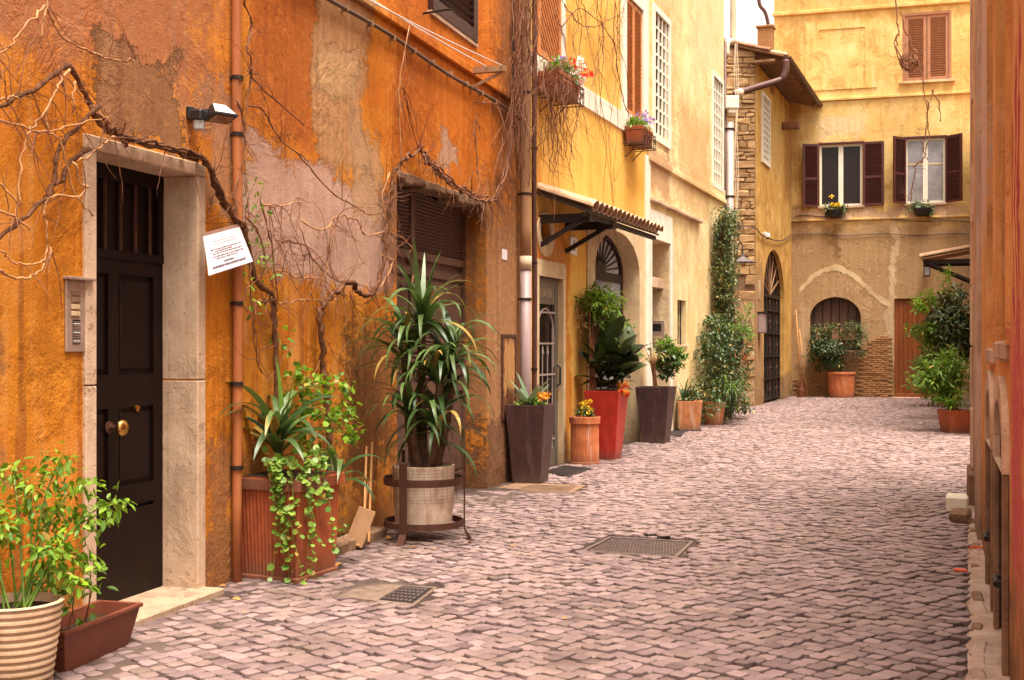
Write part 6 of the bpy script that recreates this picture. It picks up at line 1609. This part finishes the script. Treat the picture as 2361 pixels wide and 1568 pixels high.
# vine 2: arching over the service door
base = A.P(756, 1000, .1); base.z = 0
V2 = thing('bare_vine', 'leafless vine with trunk by the yucca arching over the louvred service door', 'vine', base)
q2 = []
q2.append(branch(V2, A, [(765, 1180), (758, 1000), (752, 890), (744, 810), (738, 742), (744, 704), (772, 675), (802, 650), (820, 665), (842, 682), (872, 655), (886, 590), (892, 530), (902, 455), (906, 405), (924, 376)], .025, .015, M['bark'], .07, 'trunk', .010, 8))
q2.append(branch(V2, A, [(924, 376), (950, 356), (972, 345), (990, 362), (1008, 396), (1040, 422), (1080, 448), (1110, 462), (1130, 460), (1152, 440), (1170, 380), (1180, 300), (1192, 230), (1205, 120), (1212, -20)], .013, .009, M['bark'], .10, 'branch', .012, 8))
for k in range(5): q2.append(branch(V2, A, [(975, 350+3*k), (1000, 385+rvn.uniform(-8, 8)), (1040, 420+rvn.uniform(-10, 8)), (1085, 450+rvn.uniform(-8, 8)), (1120, 463+rvn.uniform(-6, 6)), (1145, 450+rvn.uniform(-12, 12)), (1165+rvn.uniform(-8, 8), 390), (1178+rvn.uniform(-8, 8), 280), (1195+rvn.uniform(-10, 10), 150), (1205+rvn.uniform(-14, 14), -20)], .009, .007, M['twig'], .08+.025*k))
tw2 = [[(572, 240), (612, 262), (640, 312), (700, 370), (760, 440), (812, 470), (850, 495), (882, 490), (906, 455)], [(600, 470), (630, 475), (690, 466)], [(640, 555), (695, 562), (740, 622), (788, 652)], [(692, 510), (748, 530), (770, 505), (800, 498), (830, 520), (842, 542), (900, 535), (942, 562), (956, 600), (950, 660)],
   [(630, 620), (690, 640), (740, 645), (800, 690)], [(900, 400), (882, 455), (900, 530), (930, 600)], [(740, 660), (758, 590), (765, 530), (790, 500)], [(925, 376), (920, 250), (925, 160), (945, 60)], [(930, 200), (942, 260), (965, 345)], [(850, 700), (890, 640), (905, 600), (880, 590)], [(600, 690), (660, 700), (700, 690), (760, 695), (805, 670)],
   [(1095, 235), (1140, 240), (1165, 262)], [(1100, 260), (1095, 330), (1105, 420)]]
for q in tw2: q2.append(branch(V2, A, q, .007, .0045, M['twig'] if rvn.random() < .5 else M['twig_pale'], .07, 'branch', .006, 5))
twigs(V2, q2, 240, .36, .0044, M['twig'], A)
twigs(V2, q2[1:7], 110, .26, .0042, M['twig'], A)
# vine 3: tangle down the drainpipe and over the first flower box
V3 = thing('bare_vine', 'tangle of bare creeper hanging down the thick drainpipe and flower box', 'vine', A.P(1210, 0, .2))
q3 = []
for k in range(12):
    x_ = rvn.uniform(1178, 1242); q3.append(branch(V3, A, [(x_+rvn.uniform(-10, 10), -30, .22), (x_+rvn.uniform(-14, 14), 80, .2), (x_+rvn.uniform(-18, 14), 180, .2), (x_-10+rvn.uniform(-18, 18), 290, .18), (x_-15+rvn.uniform(-18, 18), rvn.uniform(340, 440), .16)], .0075, .004, M['twig'] if k % 3 else M['bark'], .2, 'branch', .012, 5))
twigs(V3, q3, 130, .5, .004, M['twig'], A, 1, .6)
q4 = []
for k in range(20):
    x_ = rvn.uniform(1246, 1325); y_ = rvn.uniform(150, 230); q4.append(branch(V3, B, [(x_+rvn.uniform(-25, 25), y_-30, .5), (x_, y_, .55), (x_+rvn.uniform(-20, 20), y_+70, .4), (x_+rvn.uniform(-20, 20), y_+rvn.uniform(120, 230), .25)], .006, .0035, M['twig'], .3, 'branch', .015, 4))
twigs(V3, q4, 150, .5, .0036, M['twig'], B, 1, .7)
# vine 4: fine strands over the yellow wall
V4 = thing('bare_vine', 'fine dry creeper strands hanging across the yellow wall', 'vine', B.P(1380, 0, .1))
q5 = []
for (x_, e_) in ((1290, 120), (1325, 160), (1352, 330), (1385, 300), (1400, 470), (1412, 540), (1425, 250), (1370, 200), (1345, 90), (1435, 270), (1418, 420), (1388, 560)):
    q5.append(branch(V4, B, [(x_+rvn.uniform(-20, 20), -30), (x_+rvn.uniform(-15, 15), e_*.3), (x_+rvn.uniform(-15, 15), e_*.6), (x_+rvn.uniform(-20, 20), e_)], .007, .004, M['twig'], .12, 'branch', .012, 4))
for q in ([(1300, 10), (1345, 60), (1400, 50), (1440, 20)], [(1295, 60), (1340, 20), (1390, 60), (1425, 110)], [(1420, 0), (1415, 80), (1425, 160), (1440, 240), (1470, 290)]): q5.append(branch(V4, B, q, .009, .006, M['twig'], .12, 'branch', .01, 5))
twigs(V4, q5, 90, .6, .0035, M['twig'], B, 1, .5)
# vine 5: hanging tangle before the end house
V5 = thing('hanging_vine', 'dry brown vine with a knotted clump dangling before the end house windows', 'vine', E.P(2068, 0, .6))
q6 = [branch(V5, E, q, .022, .014, M['twig'], .6, 'branch', .02, 5) for q in ([(2066, -60), (2068, 40), (2072, 75), (2064, 95), (2066, 120), (2080, 150), (2100, 165)], [(2080, 25), (2085, 60), (2100, 100), (2112, 150), (2128, 185), (2134, 230), (2140, 300), (2134, 350), (2128, 372)], [(2070, 75), (2068, 110), (2090, 160), (2110, 170)], [(2140, 230), (2138, 280), (2130, 340), (2138, 372)], [(2148, 205), (2165, 235), (2168, 280)], [(2110, 110), (2120, 160), (2130, 190)], [(2128, 372), (2112, 380), (2108, 410), (2100, 470)])]
m = MB()
cc_ = E.P(2096, 142, .6)
for k in range(60):
    a_ = rv().normalized(); b_ = rv().normalized(); q_ = [cc_+Vector((d_.x*.28, d_.y*.16, d_.z*.26))-V5.location for d_ in (a_, (a_+b_*.7).normalized(), b_)]
    m.tube(catmull(q_, 3), .012, 4, False)
o = m.build('clump', M['twig'], V5, fix=False); o['kind'] = 'stuff'
twigs(V5, q6, 40, .5, .008, M['twig'], E)
# wires across the end house and the cottage
wr = thing('wall_wires', 'thin dark wires strung along the end house wall', 'cable', E.o, E.rz)
for v0, v1 in ((541, 540), (498, 512)):
    p0, p1 = E.loc(1832, v0, .04), E.loc(2236, v1, .04); MB().tube([p0.lerp(p1, k/12)+Vector((0, 0, .03*math.sin(k*1.3))) for k in range(13)], .014, 5).build('wire', M['wire'], wr)
wr = thing('wall_wires', 'dark cable sagging across the cottage front above the gate', 'cable', (0, 0, 0))
MB().tube(catmull([at(1695, 523, 30.6), at(1740, 525, 30.6), D.P(1760, 545, .05), D.P(1800, 575-20, .05), D.P(1826, 540, .05)], 5), .018, 5).build('wire', M['wire'], wr)

# ------------------------------------------------------------------ things on the ground
def flat_piece(name, label, cat, quad, mat, th, z=.012):
    c = sum(quad, Vector())/4; t = thing(name, label, cat, c); return t, [q-c for q in quad]
def on_quad(q, a, b): return q[0].lerp(q[3], a).lerp(q[1].lerp(q[2], a), b)
def slab(m, q, z0, z1, a0=0, a1=1, b0=0, b1=1):
    c = [on_quad(q, a0, b0), on_quad(q, a1, b0), on_quad(q, a1, b1), on_quad(q, a0, b1)]
    m.add([p+Vector((0, 0, z0)) for p in c]+[p+Vector((0, 0, z1)) for p in c], [(3,2,1,0), (4,5,6,7), (0,1,5,4), (1,2,6,5), (2,3,7,6), (3,0,4,7)])
t, q = flat_piece('manhole_cover', 'rectangular studded iron manhole cover in the middle of the alley', 'manhole', Q_MAN, None, 0)
m = MB(); slab(m, q, -.02, .008, .05, .95, .07, .93); m.build('cover', M['manhole'], t)
m = MB()
for a0, a1, b0, b1 in ((0, 1, 0, .055), (0, 1, .945, 1), (0, .04, .06, .94), (.96, 1, .06, .94)): slab(m, q, -.02, .016, a0, a1, b0, b1)
m.build('frame', M['stud'], t)
m = MB()
for i in range(26):
    for j in range(11):
        a, b = .07+.86*(i+.5*(j % 2))/26, .1+.8*j/10.5; slab(m, q, .008, .0125, a, a+.019, b, b+.045)
m.build('studs', M['stud'], t)['kind'] = 'stuff'
# missing/raised stones near the manhole
for k, (u_, v_) in enumerate(((1500, 1240), (1530, 1245))):
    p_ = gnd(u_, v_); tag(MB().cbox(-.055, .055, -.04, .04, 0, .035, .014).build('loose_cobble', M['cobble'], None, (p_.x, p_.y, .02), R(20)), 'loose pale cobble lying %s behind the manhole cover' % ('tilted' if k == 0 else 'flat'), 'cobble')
t, q = flat_piece('street_drain', 'dark square drain grate set in a worn slab near the terracotta pot', 'drain', Q_DRN, None, 0)
m = MB(); slab(m, q, -.02, .010); m.build('slab', M['drain'], t); m = MB(); slab(m, q, .006, .013, .52, .95, .08, .92); gr = m.build('grate', M['black_plastic'], t)
m = MB()
for i in range(7):
    for j in range(5): slab(m, q, .012, .018, .55+.055*i, .58+.055*i, .12+.155*j, .2+.155*j)
m.build('studs', M['stud'], t)['kind'] = 'stuff'
t, q = flat_piece('floor_grate', 'pale perforated stone grate flush with the cobbles before the brown planter', 'grate', Q_MESH, None, 0)
m = MB(); slab(m, q, -.02, .014); m.build('slab', M['kerb'], t)
m = MB()
for i in range(22):
    for j in range(6): slab(m, q, .0135, .0155, .28+.65*i/22, .28+.65*i/22+.016, .12+.76*j/6, .12+.76*j/6+.07)
m.build('holes', M['iron'], t)['kind'] = 'stuff'
for (qd, lb) in ((quad_ground((1256, 1093), (1302, 1079), (1362, 1085), (1312, 1105)), 'ribbed black door mat before the grille door'), (quad_ground((1532, 1006), (1548, 992), (1583, 995), (1570, 1012)), 'dark door mat before the cream house entrance')):
    t, q = flat_piece('door_mat', lb, 'door mat', qd, None, 0); m = MB(); slab(m, q, .0, .034); m.build('mat', M['mat'], t)
    m = MB()
    for i in range(16): slab(m, q, .034, .042, .04+.058*i, .065+.058*i, .05, .95)
    m.build('ribs', M['mat'], t)['kind'] = 'stuff'
# brick kerb of the little bed by the wall
kq = [gnd(752, 1302), gnd(895, 1242)]; t = thing('bed_kerb', 'low broken stone kerb of a small bed between the terracotta pot and yucca', 'kerb', kq[0])
dv = kq[1]-kq[0]; L_ = dv.length; kr = math.atan2(dv.y, dv.x)
for k, (a, b) in enumerate(((0, .36), (.37, .7), (.71, 1.0))): MB().cbox(L_*a+.004, L_*b-.004, 0, .15, 0, .10+.012*k, .014, Matrix.Rotation(kr, 4, 'Z')@Matrix.Rotation(.02*(k-1), 4, 'Y')).build('kerb_stone', M['kerb'], t)
MB().box(.02, L_, .15, .42, 0, .07, Matrix.Rotation(kr, 4, 'Z')).build('soil', M['soil'], t)
leaves('weeds', M['leaf_mid'], t, [i_ for k in range(7) for i_ in clump(Matrix.Rotation(kr, 3, 'Z')@Vector((rl_.uniform(.1, L_), .2, .12)), (.06, .06, .05), 8, .05, .6)])
bd = gnd(800, 1285)+Vector((.02, .22, .05)); tag(MB().cbox(-.07, .07, -.012, .012, 0, .30, .004, Matrix.Rotation(.35, 4, 'Y')@Matrix.Rotation(-.25, 4, 'X')).build('leaning_board', M['wood'], None, bd), 'short pale board leaning in the small bed by the wall', 'board')
for k, (u_, u2_, v2_) in enumerate(((838, 845, 1030), (850, 858, 1020), (826, 850, 1110))):
    b_ = A.P(u_, 1225, .30); b_.z = .05; e_ = A.P(u2_, v2_, .1); tag(MB().tube([(0, 0, 0), e_-b_], .010, 6).build('bamboo_cane', M['bamboo'], None, b_), ('orange bamboo cane leaning on the wall left of the yucca, %s' % ('leftmost upright one', 'tallest one', 'short slanted one')[k]), 'cane', 'canes leaning by the yucca')
# stone blocks and hardware at the foot of the right wall
p_ = at(2244, 1185, 11.6); bp = Rr.pt(rY(11.4), .16, 0)
tag(MB().cbox(-.14, .14, -.10, .10, 0, .16, .02).build('stone_block', M['white_paint'], None, bp, Rr.rz), 'pale marble block standing at the far foot of the right wall', 'stone block')
bp = Rr.pt(rY(10.6), .14, 0); b = MB().cbox(-.12, .12, -.09, .09, 0, .13, .03); b.v = [(x+rl_.uniform(-.02, .02), y+rl_.uniform(-.02, .02), z) for x, y, z in b.v]
tag(b.build('rubble_stone', M['kerb'], None, bp, Rr.rz), 'rough dark stone lying just in front of the pale marble block', 'stone')
# litter: dead leaves and orange plastic
dl = big_leaf('dead_leaf', .07, .022, M['dead_leaf'], .8, .3)
for k, (u_, v_, sc) in enumerate(((255, 1478, 1.0), (385, 1420, .9), (555, 1396, .8), (565, 1422, .7), (905, 1250, 1.3), (930, 1258, 1.2), (880, 1262, 1.0), (790, 1310, 1.2), (770, 1316, 1.0), (1075, 1262, .8), (1010, 1275, .7), (960, 1270, .8), (700, 1345, .9), (1180, 1270, .6), (520, 1362, .7), (1300, 1440, .5), (2050, 1470, .5))):
    p_ = gnd(u_, v_); o = inst('fallen_leaf', dl, None, (p_.x, p_.y, .032), (rl_.uniform(-.4, .4), rl_.uniform(-.3, .2), rl_.uniform(0, 6.2)), (sc, sc, sc))
    tag(o, 'dry fallen leaf on the ground '+('between the brown trough and the doorstep', 'before the doorstep of the dark door', 'left of the square terracotta pot, upper one', 'left of the square terracotta pot, lower one', 'under the iron ring stand, largest one', 'under the iron ring stand, right one', 'between kerb and ring stand', 'at the near end of the broken kerb', 'touching the square terracotta pot corner',
        'right of the ring stand foot', 'in front of the ring stand, right one', 'in front of the ring stand, left one', 'at the front corner of the square terracotta pot', 'between the ring stand and the manhole cover', 'at the foot of the orange drainpipe', 'in the middle of the near cobbles', 'near the right pavement edge')[k], 'leaf', 'fallen leaves on the cobbles')
oc = [gnd(2235, 1279), gnd(2250, 1276), gnd(2262, 1278), gnd(2275, 1272)]
tag(MB().tube([p_+Vector((0, 0, .05)) for p_ in catmull(oc, 4)], .008, 6).build('orange_strap', M['orange_plastic']), 'thin orange plastic strap on the right pavement edge', 'strap')
p_ = gnd(2215, 1328); tag(MB().cbox(-.045, .045, -.014, .014, 0, .02, .006).build('orange_scrap', M['orange_plastic'], None, (p_.x, p_.y, .03), R(-30)), 'short orange plastic scrap on the cobbles by the right edge', 'litter')
